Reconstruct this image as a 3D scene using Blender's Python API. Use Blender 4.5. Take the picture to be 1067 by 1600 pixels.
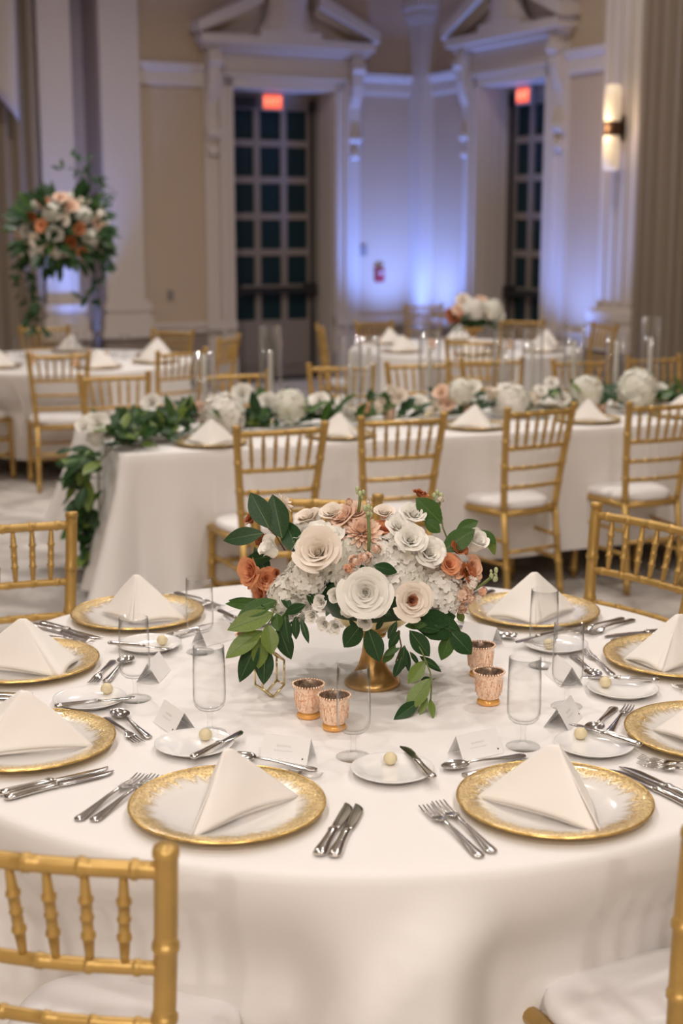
import bpy, math, random
from mathutils import Vector, Matrix, Euler

# ------------------------------------------------------------------ scene reset
for o in list(bpy.data.objects):
    bpy.data.objects.remove(o, do_unlink=True)
scene = bpy.context.scene
COL = scene.collection
PI = math.pi
rnd = random.Random(7)

# ------------------------------------------------------------------ camera
CAM_H, PITCH = 1.732, 0.1994
cam_data = bpy.data.cameras.new('camera')
cam_data.sensor_fit = 'VERTICAL'
cam_data.sensor_height = 36.0
cam_data.sensor_width = 24.0
cam_data.lens = 50.0
cam_data.clip_start = 0.05
cam_data.clip_end = 100
cam_data.dof.use_dof = True
cam_data.dof.focus_distance = 2.85
cam_data.dof.aperture_fstop = 3.0
cam = bpy.data.objects.new('camera', cam_data)
COL.objects.link(cam)
cam.location = (0, 0, CAM_H)
cam.rotation_euler = (PI / 2 - PITCH, 0, 0)
scene.camera = cam

# ------------------------------------------------------------------ world, exposure, ceiling lamps and added front fill lamps
world = bpy.data.worlds.new('world')
scene.world = world
world.use_nodes = True
world.node_tree.nodes['Background'].inputs[0].default_value = (1.0, 0.9, 0.8, 1)
world.node_tree.nodes['Background'].inputs[1].default_value = 0.05
scene.view_settings.view_transform = 'Standard'
scene.view_settings.look = 'None'
scene.view_settings.exposure = -0.02
scene.view_settings.gamma = 1.0
scene.view_settings.use_curve_mapping = False

def area_lamp(x, y, z, size, power, color=(1.0, 0.925, 0.86), spread=PI * 0.8):
    l = bpy.data.lights.new('ceiling_or_fill_lamp', 'AREA')
    l.shape = 'DISK'
    l.size = size
    l.energy = power
    l.color = color
    l.spread = spread
    o = bpy.data.objects.new('ceiling_or_fill_lamp', l)
    COL.objects.link(o)
    o.location = (x, y, z)
    return o
LAMP_Z = 5.35
for (lx, ly, lp) in ((-1.3, 1.6, 19), (1.5, 1.8, 19), (-1.2, 4.6, 37), (1.7, 4.9, 37), (-2.2, 8.4, 58), (1.2, 8.4, 58),
                     (-1.6, 12.0, 50), (1.4, 12.2, 34), (-1.5, -1.6, 70), (1.4, -1.6, 70), (-1.5, -5.0, 160), (1.4, -5.0, 160), (-4.8, 6.5, 40)):  # the lamps behind the camera are added as fill to brighten fronts
    area_lamp(lx, ly, LAMP_Z, 0.32, lp)

# ------------------------------------------------------------------ small geometry toolkit
class MB:
    """collects vertices and faces for one mesh"""
    def __init__(self):
        self.v = []; self.f = []; self.m = []
    def add(self, verts, faces, mi=0):
        b = len(self.v)
        self.v.extend([tuple(p) for p in verts])
        for f in faces:
            self.f.append(tuple(i + b for i in f)); self.m.append(mi)
        return self
    def box(self, x0, x1, y0, y1, z0, z1, mi=0):
        v = [(x0,y0,z0),(x1,y0,z0),(x1,y1,z0),(x0,y1,z0),(x0,y0,z1),(x1,y0,z1),(x1,y1,z1),(x0,y1,z1)]
        return self.add(v, [(3,2,1,0),(4,5,6,7),(0,1,5,4),(1,2,6,5),(2,3,7,6),(3,0,4,7)], mi)
    def loft(self, rings, caps=True, mi=0, closed=True):
        n = len(rings[0]); v = [p for r in rings for p in r]; f = []
        for i in range(len(rings) - 1):
            for j in range(n if closed else n - 1):
                a = i*n + j; b = i*n + (j+1) % n
                f.append((a, b, b + n, a + n))
        if caps and closed:
            f.append(tuple(range(n - 1, -1, -1)))
            f.append(tuple(range((len(rings)-1)*n, len(rings)*n)))
        return self.add(v, f, mi)
    def lathe(self, prof, n=24, mi=0, cx=0, cy=0, caps=True):
        rings = [[(cx + r*math.cos(2*PI*k/n), cy + r*math.sin(2*PI*k/n), z) for k in range(n)] for r, z in prof]
        return self.loft(rings, caps, mi)
    def tube(self, pts, rad, n=8, mi=0, caps=True):
        """round tube along pts; rad is a number or one radius per point"""
        pts = [Vector(p) for p in pts]
        if not hasattr(rad, '__len__'): rad = [rad]*len(pts)
        t0 = (pts[1]-pts[0]).normalized()
        up = Vector((0,0,1)) if abs(t0.z) < 0.9 else Vector((0,1,0))
        x = t0.cross(up).normalized(); rings = []
        for i, p in enumerate(pts):
            t = (pts[min(i+1,len(pts)-1)] - pts[max(i-1,0)]).normalized()
            x = (x - t*x.dot(t)).normalized(); y = t.cross(x)
            rings.append([p + (x*math.cos(2*PI*k/n) + y*math.sin(2*PI*k/n))*rad[i] for k in range(n)])
        return self.loft(rings, caps, mi)
    def grid(self, fn, nu, nv, mi=0):
        v = [fn(i/nu, j/nv) for j in range(nv+1) for i in range(nu+1)]
        f = [(j*(nu+1)+i, j*(nu+1)+i+1, (j+1)*(nu+1)+i+1, (j+1)*(nu+1)+i) for j in range(nv) for i in range(nu)]
        return self.add(v, f, mi)
    def prism(self, poly, y0, y1, mi=0):
        """poly in the xz plane, extruded along y"""
        n = len(poly)
        v = [(x, y0, z) for x, z in poly] + [(x, y1, z) for x, z in poly]
        f = [tuple(range(n)), tuple(range(2*n-1, n-1, -1))] + [(i, i+n, (i+1) % n + n, (i+1) % n) for i in range(n)]
        return self.add(v, f, mi)
    def mesh(self, name, mats, smooth=True):
        me = bpy.data.meshes.new(name)
        me.from_pydata(self.v, [], self.f)
        if not isinstance(mats, (list, tuple)): mats = [mats]
        for m in mats: me.materials.append(m)
        if len(mats) > 1: me.polygons.foreach_set('material_index', self.m)
        me.polygons.foreach_set('use_smooth', [smooth]*len(me.polygons))
        me.update()
        return me

def obj(name, me, parent=None, loc=(0,0,0), rot=(0,0,0), scale=(1,1,1)):
    o = bpy.data.objects.new(name, me)
    COL.objects.link(o)
    o.location = loc; o.rotation_euler = rot; o.scale = scale
    if parent is not None: o.parent = parent
    return o
def build(name, mb, mat, parent=None, smooth=True, loc=(0,0,0), rot=(0,0,0)):
    return obj(name, mb.mesh(name, mat, smooth), parent, loc, rot)
def tag(o, label, cat, group=None):
    o['label'] = label; o['category'] = cat
    if group: o['group'] = group
    return o
def thing(name, label, cat, group=None, loc=(0,0,0), rotz=0.0):
    o = obj(name, None, None, loc, (0,0,rotz))
    o.empty_display_size = 0.05
    return tag(o, label, cat, group)
def struct(name, mb, mat, parent=None, smooth=False, loc=(0,0,0), rot=(0,0,0)):
    o = build(name, mb, mat, parent, smooth, loc, rot)
    if parent is None: o['kind'] = 'structure'
    return o
def dup(root, label, loc, rotz, group=None, scale=None):
    r = root.copy(); COL.objects.link(r)
    r.location = loc; r.rotation_euler = (0,0,rotz); r['label'] = label
    if scale: r.scale = scale
    if group: r['group'] = group
    for ch in list(root.children):
        c = ch.copy(); COL.objects.link(c); c.parent = r
        for g in list(ch.children):
            d = g.copy(); COL.objects.link(d); d.parent = c
    return r
class Maker:
    """first use builds the thing, later uses copy it with its parts"""
    def __init__(self, fn): self.fn = fn; self.proto = None
    def __call__(self, label, loc, rotz=0.0, group=None, scale=None):
        if self.proto is None:
            self.proto = self.fn()
            o = self.proto; o.location = loc; o.rotation_euler = (0,0,rotz); o['label'] = label
            if scale: o.scale = scale
            if group: o['group'] = group
            return o
        return dup(self.proto, label, loc, rotz, group, scale)
def face(fx, fy): return math.atan2(-fx, fy)          # z rotation that turns local +Y to (fx, fy)
CS, SN = math.cos(PITCH), math.sin(PITCH)
def at(u, v, y):
    """point at depth y seen at photograph pixel u, v (used to survey positions)"""
    a = (u - 533.5)/2222.0; b = (800.0 - v)/2222.0
    d = (a, CS + SN*b, -SN + CS*b); k = y/d[1]
    return Vector((d[0]*k, y, CAM_H + d[2]*k))
def atz(u, v, z):
    a = (u - 533.5)/2222.0; b = (800.0 - v)/2222.0
    d = (a, CS + SN*b, -SN + CS*b); k = (z - CAM_H)/d[2]
    return Vector((d[0]*k, d[1]*k, z))

# ------------------------------------------------------------------ materials
def mat(name, color, rough=0.6, metal=0.0, noise=None, bump=None, spec=None, emit=None, coat=0.0, sheen=0.0, transl=0.0):
    """noise=(scale, amount) mottles the colour; bump=(scale, strength) gives fine relief"""
    m = bpy.data.materials.new(name); m.use_nodes = True
    nt = m.node_tree; b = nt.nodes['Principled BSDF']
    b.inputs['Base Color'].default_value = (*color, 1); b.inputs['Roughness'].default_value = rough
    b.inputs['Metallic'].default_value = metal
    if spec is not None: b.inputs['Specular IOR Level'].default_value = spec
    if coat: b.inputs['Coat Weight'].default_value = coat
    if sheen: b.inputs['Sheen Weight'].default_value = sheen
    if emit: b.inputs['Emission Color'].default_value = (*emit[0], 1); b.inputs['Emission Strength'].default_value = emit[1]
    tc = nt.nodes.new('ShaderNodeTexCoord')
    if noise:
        n = nt.nodes.new('ShaderNodeTexNoise'); n.inputs['Scale'].default_value = noise[0]; n.inputs['Detail'].default_value = 4
        nt.links.new(tc.outputs['Object'], n.inputs['Vector'])
        r = nt.nodes.new('ShaderNodeValToRGB')
        r.color_ramp.elements[0].position = 0.3; r.color_ramp.elements[1].position = 0.7
        r.color_ramp.elements[0].color = (*[c*(1 - noise[1]) for c in color], 1)
        r.color_ramp.elements[1].color = (*[min(1, c*(1 + noise[1])) for c in color], 1)
        nt.links.new(n.outputs['Fac'], r.inputs['Fac']); nt.links.new(r.outputs['Color'], b.inputs['Base Color'])
    if bump:
        n2 = nt.nodes.new('ShaderNodeTexNoise'); n2.inputs['Scale'].default_value = bump[0]; n2.inputs['Detail'].default_value = 3
        nt.links.new(tc.outputs['Object'], n2.inputs['Vector'])
        bp = nt.nodes.new('ShaderNodeBump'); bp.inputs['Strength'].default_value = bump[1]; bp.inputs['Distance'].default_value = 0.003
        nt.links.new(n2.outputs['Fac'], bp.inputs['Height']); nt.links.new(bp.outputs['Normal'], b.inputs['Normal'])
    if transl:
        t = nt.nodes.new('ShaderNodeBsdfTranslucent'); t.inputs['Color'].default_value = (*color, 1)
        mx = nt.nodes.new('ShaderNodeMixShader'); mx.inputs['Fac'].default_value = transl
        out = nt.nodes['Material Output']
        nt.links.new(b.outputs[0], mx.inputs[1]); nt.links.new(t.outputs[0], mx.inputs[2]); nt.links.new(mx.outputs[0], out.inputs['Surface'])
    return m

def thin_glass(name, tint=(0.994, 0.995, 0.994), ior=1.45, rough=0.02, edge=(0.36,0.37,0.36), gloss=0.9, power=5.0):
    m = bpy.data.materials.new(name); m.use_nodes = True
    nt = m.node_tree; nt.nodes.remove(nt.nodes['Principled BSDF']); out = nt.nodes['Material Output']
    tr = nt.nodes.new('ShaderNodeBsdfTransparent'); tr.inputs['Color'].default_value = (*tint, 1)
    gl = nt.nodes.new('ShaderNodeBsdfGlossy'); gl.inputs['Roughness'].default_value = rough
    # Schlick reflectance of a thin clear wall, the same from both sides
    lw = nt.nodes.new('ShaderNodeLayerWeight'); lw.inputs['Blend'].default_value = 0.5
    pw = nt.nodes.new('ShaderNodeMath'); pw.operation = 'POWER'; pw.inputs[1].default_value = power
    fr = nt.nodes.new('ShaderNodeMath'); fr.operation = 'MULTIPLY_ADD'; fr.inputs[1].default_value = gloss; fr.inputs[2].default_value = 0.4*((ior - 1)/(ior + 1))**2
    nt.links.new(lw.outputs['Facing'], pw.inputs[0]); nt.links.new(pw.outputs[0], fr.inputs[0])
    # silhouette darkened in the transparent colour, standing in for refraction
    p2 = nt.nodes.new('ShaderNodeMath'); p2.operation = 'POWER'; p2.inputs[1].default_value = 6.0; nt.links.new(lw.outputs['Facing'], p2.inputs[0])
    tm = nt.nodes.new('ShaderNodeMix'); tm.data_type = 'RGBA'; tm.inputs['A'].default_value = (*tint, 1); tm.inputs['B'].default_value = (*edge, 1)
    nt.links.new(p2.outputs[0], tm.inputs['Factor']); nt.links.new(tm.outputs['Result'], tr.inputs['Color'])
    mx = nt.nodes.new('ShaderNodeMixShader')
    nt.links.new(fr.outputs[0], mx.inputs['Fac']); nt.links.new(tr.outputs[0], mx.inputs[1]); nt.links.new(gl.outputs[0], mx.inputs[2])
    nt.links.new(mx.outputs[0], out.inputs['Surface'])
    return m

def charger_mat():
    m = bpy.data.materials.new('gold_leaf_glass'); m.use_nodes = True
    nt = m.node_tree; L = nt.links.new; N = nt.nodes.new
    b = nt.nodes['Principled BSDF']
    tc = N('ShaderNodeTexCoord')
    flat = N('ShaderNodeVectorMath'); flat.operation = 'MULTIPLY'; flat.inputs[1].default_value = (1,1,0)
    L(tc.outputs['Object'], flat.inputs[0])
    ln = N('ShaderNodeVectorMath'); ln.operation = 'LENGTH'; L(flat.outputs[0], ln.inputs[0])
    nz = N('ShaderNodeVectorMath'); nz.operation = 'NORMALIZE'; L(flat.outputs[0], nz.inputs[0])
    n1 = N('ShaderNodeTexNoise'); n1.inputs['Scale'].default_value = 11; n1.inputs['Detail'].default_value = 6; n1.inputs['Roughness'].default_value = 0.7
    L(nz.outputs[0], n1.inputs['Vector'])
    n2 = N('ShaderNodeTexNoise'); n2.inputs['Scale'].default_value = 2.2; L(nz.outputs[0], n2.inputs['Vector'])
    ad = N('ShaderNodeMath'); ad.operation = 'MULTIPLY_ADD'; ad.inputs[1].default_value = 0.07; L(n1.outputs['Fac'], ad.inputs[0]); L(ln.outputs['Value'], ad.inputs[2])
    ad2 = N('ShaderNodeMath'); ad2.operation = 'MULTIPLY_ADD'; ad2.inputs[1].default_value = 0.04; L(n2.outputs['Fac'], ad2.inputs[0]); L(ad.outputs[0], ad2.inputs[2])
    mr = N('ShaderNodeMapRange'); mr.interpolation_type = 'SMOOTHSTEP'
    mr.inputs['From Min'].default_value = 0.170; mr.inputs['From Max'].default_value = 0.197
    L(ad2.outputs[0], mr.inputs['Value'])
    vo = N('ShaderNodeTexNoise'); vo.inputs['Scale'].default_value = 260; vo.inputs['Detail'].default_value = 2; L(tc.outputs['Object'], vo.inputs['Vector'])
    cr = N('ShaderNodeValToRGB'); cr.color_ramp.elements[0].color = (0.50,0.29,0.07,1); cr.color_ramp.elements[1].color = (0.98,0.79,0.42,1)
    cr.color_ramp.elements[0].position = 0.3; cr.color_ramp.elements[1].position = 0.65
    L(vo.outputs['Fac'], cr.inputs['Fac'])
    mc = N('ShaderNodeMix'); mc.data_type = 'RGBA'; mc.inputs['A'].default_value = (0.80,0.77,0.73,1)
    L(mr.outputs[0], mc.inputs['Factor']); L(cr.outputs['Color'], mc.inputs['B']); L(mc.outputs['Result'], b.inputs['Base Color'])
    mm = N('ShaderNodeMath'); mm.operation = 'MULTIPLY'; mm.inputs[1].default_value = 0.8; L(mr.outputs[0], mm.inputs[0]); L(mm.outputs[0], b.inputs['Metallic'])
    ro = N('ShaderNodeMapRange'); ro.inputs['To Min'].default_value = 0.12; ro.inputs['To Max'].default_value = 0.28; L(mr.outputs[0], ro.inputs['Value']); L(ro.outputs[0], b.inputs['Roughness'])
    bs = N('ShaderNodeMath'); bs.operation = 'MULTIPLY'; bs.inputs[1].default_value = 0.7; L(mr.outputs[0], bs.inputs[0])
    bp = N('ShaderNodeBump'); bp.inputs['Distance'].default_value = 0.003; L(bs.outputs[0], bp.inputs['Strength']); L(vo.outputs['Fac'], bp.inputs['Height']); L(bp.outputs['Normal'], b.inputs['Normal'])
    b.inputs['Coat Weight'].default_value = 0.3
    return m

def votive_mat():
    m = mat('rose_mercury_glass', (0.92, 0.66, 0.50), 0.22, 0.35, coat=0.6)
    nt = m.node_tree; L = nt.links.new; N = nt.nodes.new; b = nt.nodes['Principled BSDF']
    tc = N('ShaderNodeTexCoord'); n = N('ShaderNodeTexNoise'); n.inputs['Scale'].default_value = 240; n.inputs['Detail'].default_value = 3
    L(tc.outputs['Object'], n.inputs['Vector'])
    r = N('ShaderNodeValToRGB'); r.color_ramp.elements[0].position = 0.32; r.color_ramp.elements[1].position = 0.48
    r.color_ramp.elements[0].color = (0.72,0.33,0.14,1); r.color_ramp.elements[1].color = (1.0,0.73,0.54,1)
    L(n.outputs['Fac'], r.inputs['Fac']); L(r.outputs['Color'], b.inputs['Base Color'])
    return m

M = {
 'cloth':  mat('white_linen', (0.86,0.835,0.82), 0.85, bump=(420,0.10), sheen=0.15),
 'napkin': mat('ivory_napkin', (0.90,0.86,0.815), 0.8, bump=(500,0.08), sheen=0.2),
 'gold':   mat('gold_chair_paint', (0.53,0.335,0.10), 0.36, 0.45, noise=(14,0.10)),
 'cushion':mat('white_vinyl_cushion', (0.88,0.86,0.86), 0.55),
 'charger':charger_mat(),
 'goldrim':mat('gold_rim', (0.74,0.50,0.17), 0.25, 0.8, noise=(60,0.35)),
 'steel':  mat('polished_steel', (0.62,0.60,0.58), 0.14, 1.0),
 'china':  mat('white_china', (0.92,0.91,0.90), 0.12, coat=0.4),
 'butter': mat('butter', (0.90,0.79,0.52), 0.45, transl=0.15),
 'card':   mat('white_card', (0.93,0.92,0.915), 0.7),
 'ink':    mat('pale_grey_ink', (0.62,0.61,0.61), 0.7),
 'gem':    mat('dark_gem', (0.05,0.05,0.06), 0.1, coat=0.5),
 'glass':  thin_glass('clear_glass'),
 'votive': votive_mat(),
 'votive_foot': mat('amber_glass', (0.90,0.46,0.12), 0.12, 0.2, coat=0.6),
 'votive_in': mat('mercury_inside', (0.36,0.27,0.21), 0.3, 0.7, noise=(120,0.6)),
 'brass':  mat('brushed_brass', (0.55,0.33,0.12), 0.34, 0.75, noise=(30,0.18)),
 'wire':   mat('gold_wire', (0.80,0.66,0.36), 0.25, 0.9),
 'rose_white': mat('white_petals', (0.94,0.915,0.85), 0.6, transl=0.12),
 'rose_cream': mat('cream_petals', (0.93,0.84,0.735), 0.6, transl=0.12),
 'rose_blush': mat('blush_petals', (0.93,0.68,0.53), 0.6, transl=0.12),
 'rose_peach': mat('peach_petals', (0.91,0.54,0.36), 0.6, transl=0.15),
 'rose_orange':mat('terracotta_petals', (0.80,0.345,0.17), 0.55, transl=0.15, noise=(60,0.2)),
 'rose_rust':  mat('rust_petals', (0.42,0.12,0.035), 0.6, transl=0.12, noise=(80,0.35)),
 'hydrangea':  mat('hydrangea_petals', (0.93,0.92,0.83), 0.6, transl=0.12),
 'leaf_dark':  mat('dark_glossy_leaf', (0.020,0.062,0.018), 0.42, spec=0.3, noise=(30,0.3)),
 'leaf_mid':   mat('mid_green_leaf', (0.055,0.125,0.022), 0.42, spec=0.3, noise=(30,0.25), transl=0.12),
 'leaf_light': mat('light_green_leaf', (0.17,0.25,0.045), 0.4, noise=(30,0.2), transl=0.2),
 'vein':       mat('pale_leaf_vein', (0.10,0.17,0.05), 0.5),
 'stem':       mat('green_stem', (0.16,0.20,0.05), 0.5),
 'twig':       mat('brown_twig', (0.10,0.055,0.025), 0.6),
 'bud':        mat('green_bud', (0.50,0.56,0.30), 0.5),
 'candle':     mat('white_candle_wax', (0.87,0.84,0.78), 0.5, transl=0.15),
 'wall':   mat('beige_wall_paint', (0.50,0.39,0.285), 0.75, noise=(0.8,0.03)),
 'trim':   mat('white_trim_paint', (0.60,0.53,0.47), 0.5),
 'dado':   mat('taupe_dado_paint', (0.26,0.205,0.165), 0.6),
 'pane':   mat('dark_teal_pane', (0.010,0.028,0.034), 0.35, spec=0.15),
 'door':   mat('greige_door_paint', (0.25,0.21,0.18), 0.5),
 'black':  mat('black_metal', (0.010,0.009,0.009), 0.6),
 'red_lit':mat('lit_red_sign', (0.5,0.04,0.02), 0.4, emit=((1.0,0.13,0.06),1.3)),
 'red_text':mat('lit_sign_letters', (0.9,0.2,0.1), 0.4, emit=((1.0,0.30,0.18),1.8)),
 'sign_box':mat('sign_housing', (0.45,0.38,0.34), 0.5),
 'drape':  mat('taupe_drape', (0.27,0.215,0.165), 0.85, bump=(200,0.1)),
 'drape_w':mat('pale_lilac_valance', (0.52,0.47,0.47), 0.85),
 'sconce': mat('frosted_sconce_glass', (0.9,0.75,0.55), 0.4, emit=((1.0,0.76,0.52),0.40)),
 'bronze': mat('bronze', (0.10,0.055,0.03), 0.4, 0.7),
 'ceil':   mat('ceiling_paint', (0.70,0.64,0.57), 0.8),
 'floor':  None,
 'acrylic':thin_glass('clear_acrylic', (0.975,0.978,0.98), 1.7, edge=(0.8,0.8,0.8), gloss=1.0, power=3.5),
 'red':    mat('red_plastic', (0.28,0.02,0.03), 0.4),
 'plate_grey': mat('grey_wall_plate', (0.24,0.21,0.19), 0.5),
 'under':  mat('table_plywood', (0.28,0.19,0.11), 0.7),
 'blue_lens': mat('lit_blue_lens', (0.3,0.5,0.9), 0.3, emit=((0.30,0.50,1.0),3.0)),
}
def carpet():
    m = mat('grey_patterned_carpet', (0.42,0.385,0.355), 0.95)
    nt = m.node_tree; L = nt.links.new; N = nt.nodes.new; b = nt.nodes['Principled BSDF']
    tc = N('ShaderNodeTexCoord')
    n1 = N('ShaderNodeTexNoise'); n1.inputs['Scale'].default_value = 2.6; n1.inputs['Detail'].default_value = 5; n1.inputs['Distortion'].default_value = 1.2
    L(tc.outputs['Object'], n1.inputs['Vector'])
    r = N('ShaderNodeValToRGB'); r.color_ramp.elements[0].position = 0.40; r.color_ramp.elements[1].position = 0.60
    r.color_ramp.elements[0].color = (0.38,0.345,0.315,1); r.color_ramp.elements[1].color = (0.60,0.565,0.53,1)
    L(n1.outputs['Fac'], r.inputs['Fac']); L(r.outputs['Color'], b.inputs['Base Color'])
    n2 = N('ShaderNodeTexNoise'); n2.inputs['Scale'].default_value = 350; L(tc.outputs['Object'], n2.inputs['Vector'])
    bp = N('ShaderNodeBump'); bp.inputs['Strength'].default_value = 0.5; bp.inputs['Distance'].default_value = 0.004
    L(n2.outputs['Fac'], bp.inputs['Height']); L(bp.outputs['Normal'], b.inputs['Normal'])
    return m
M['floor'] = carpet()

# ------------------------------------------------------------------ the room
# rectangular hall seen cornerwise; wall frames are local: x along the wall from the corner, y out into the room
KX, KY = 0.907, 16.95
TH = math.radians(28.0)
E1 = Vector((math.cos(TH), math.sin(TH), 0)); E2 = Vector((math.sin(TH), -math.cos(TH), 0))
CEIL = 5.6
W1L, W2L = 13.0, 24.0
def hall_pt(a, b, z=0.0):        # a metres left along the door wall, b metres towards the camera
    return Vector((KX, KY, 0)) - E1*a + E2*b + Vector((0,0,z))
def w1p(s, d, z): p = hall_pt(s, d); return (p.x, p.y, z)        # on wall one, d out of the wall
def w2p(t, d, z): p = hall_pt(d, t); return (p.x, p.y, z)        # on wall two
class WMB(MB):
    """mesh builder that works in one wall's own frame"""
    def __init__(self, fn): super().__init__(); self.fn = fn
    def add(self, verts, faces, mi=0):
        return super().add([self.fn(*p) for p in verts], faces, mi)

def quad_room():
    c = [hall_pt(0,0), hall_pt(W1L,0), hall_pt(W1L,W2L), hall_pt(0,W2L)]
    fl = MB(); fl.add([(p.x,p.y,0) for p in c], [(0,1,2,3)]); struct('floor', fl, M['floor'])
    ce = MB(); ce.add([(p.x,p.y,CEIL) for p in c], [(3,2,1,0)]); struct('ceiling', ce, M['ceil'])
    m = MB(); m.add([(c[1].x,c[1].y,0),(c[2].x,c[2].y,0),(c[2].x,c[2].y,CEIL),(c[1].x,c[1].y,CEIL)], [(0,1,2,3)]); struct('wall_left', m, M['wall'])
    m = MB(); m.add([(c[2].x,c[2].y,0),(c[3].x,c[3].y,0),(c[3].x,c[3].y,CEIL),(c[2].x,c[2].y,CEIL)], [(0,1,2,3)]); struct('wall_behind', m, M['wall'])
quad_room()
OPZ = 3.18           # height of both door openings
DEPTH = 0.36         # how deep the doors sit in the walls
def door_wall(name, fn, op0, op1, length, holes=()):
    m = WMB(fn)
    m.box(-0.6, op0, -0.6, 0, 0, CEIL); 
    x = op1
    for (h0, h1) in holes:
        m.box(x, h0, -0.6, 0, 0, CEIL); x = h1
    m.box(x, length, -0.6, 0, 0, CEIL)
    m.box(op0, op1, -0.6, 0, OPZ, CEIL)
    m.box(op0, op1, -0.6, -DEPTH-0.06, 0, OPZ)
    for (h0, h1) in holes: m.box(h0, h1, -0.6, -0.45, 0, CEIL)
    return struct(name, m, M['wall'])
D1 = (1.14, 2.37); D2 = (1.30, 2.50)
door_wall('wall_back', w1p, D1[0], D1[1], W1L, holes=((3.86, 4.14),))
door_wall('wall_right', w2p, D2[0], D2[1], W2L)

def dado(idx, fn, spans):
    for k, (a, b) in enumerate(spans):
        m = WMB(fn); m.box(a, b, 0, 0.035, 0, 0.58); struct('baseboard_%s' % ('back' if fn is w1p else 'right'), m, M['dado'])
        m = WMB(fn); m.box(a, b, 0, 0.06, 0.58, 0.69); m.box(a, b, 0, 0.08, 0.645, 0.672); struct('trim_%d' % (idx + k), m, M['trim'])
dado(1, w1p, ((0.0, 0.80), (2.68, 3.84), (4.14, 6.5)))
dado(4, w2p, ((0.0, 0.93), (2.87, 3.5), (4.2, 9.0)))
def picture_rail(idx, fn, spans):
    for k, (a, b) in enumerate(spans):
        m = WMB(fn)
        prof = [(0.0,3.16),(0.03,3.16),(0.04,3.20),(0.04,3.30),(0.07,3.33),(0.09,3.385),(0.0,3.385)]
        n = len(prof)
        m.add([(a,d,z) for d,z in prof] + [(b,d,z) for d,z in prof], [(i,(i+1)%n,(i+1)%n+n,i+n) for i in range(n)] + [tuple(range(n)), tuple(range(2*n-1,n-1,-1))])
        struct('trim_%d' % (idx + k), m, M['trim'])
picture_rail(7, w1p, ((0.16, 0.82), (2.69, 3.44)))
picture_rail(9, w2p, ((0.30, 0.98), (2.82, 3.53)))

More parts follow.
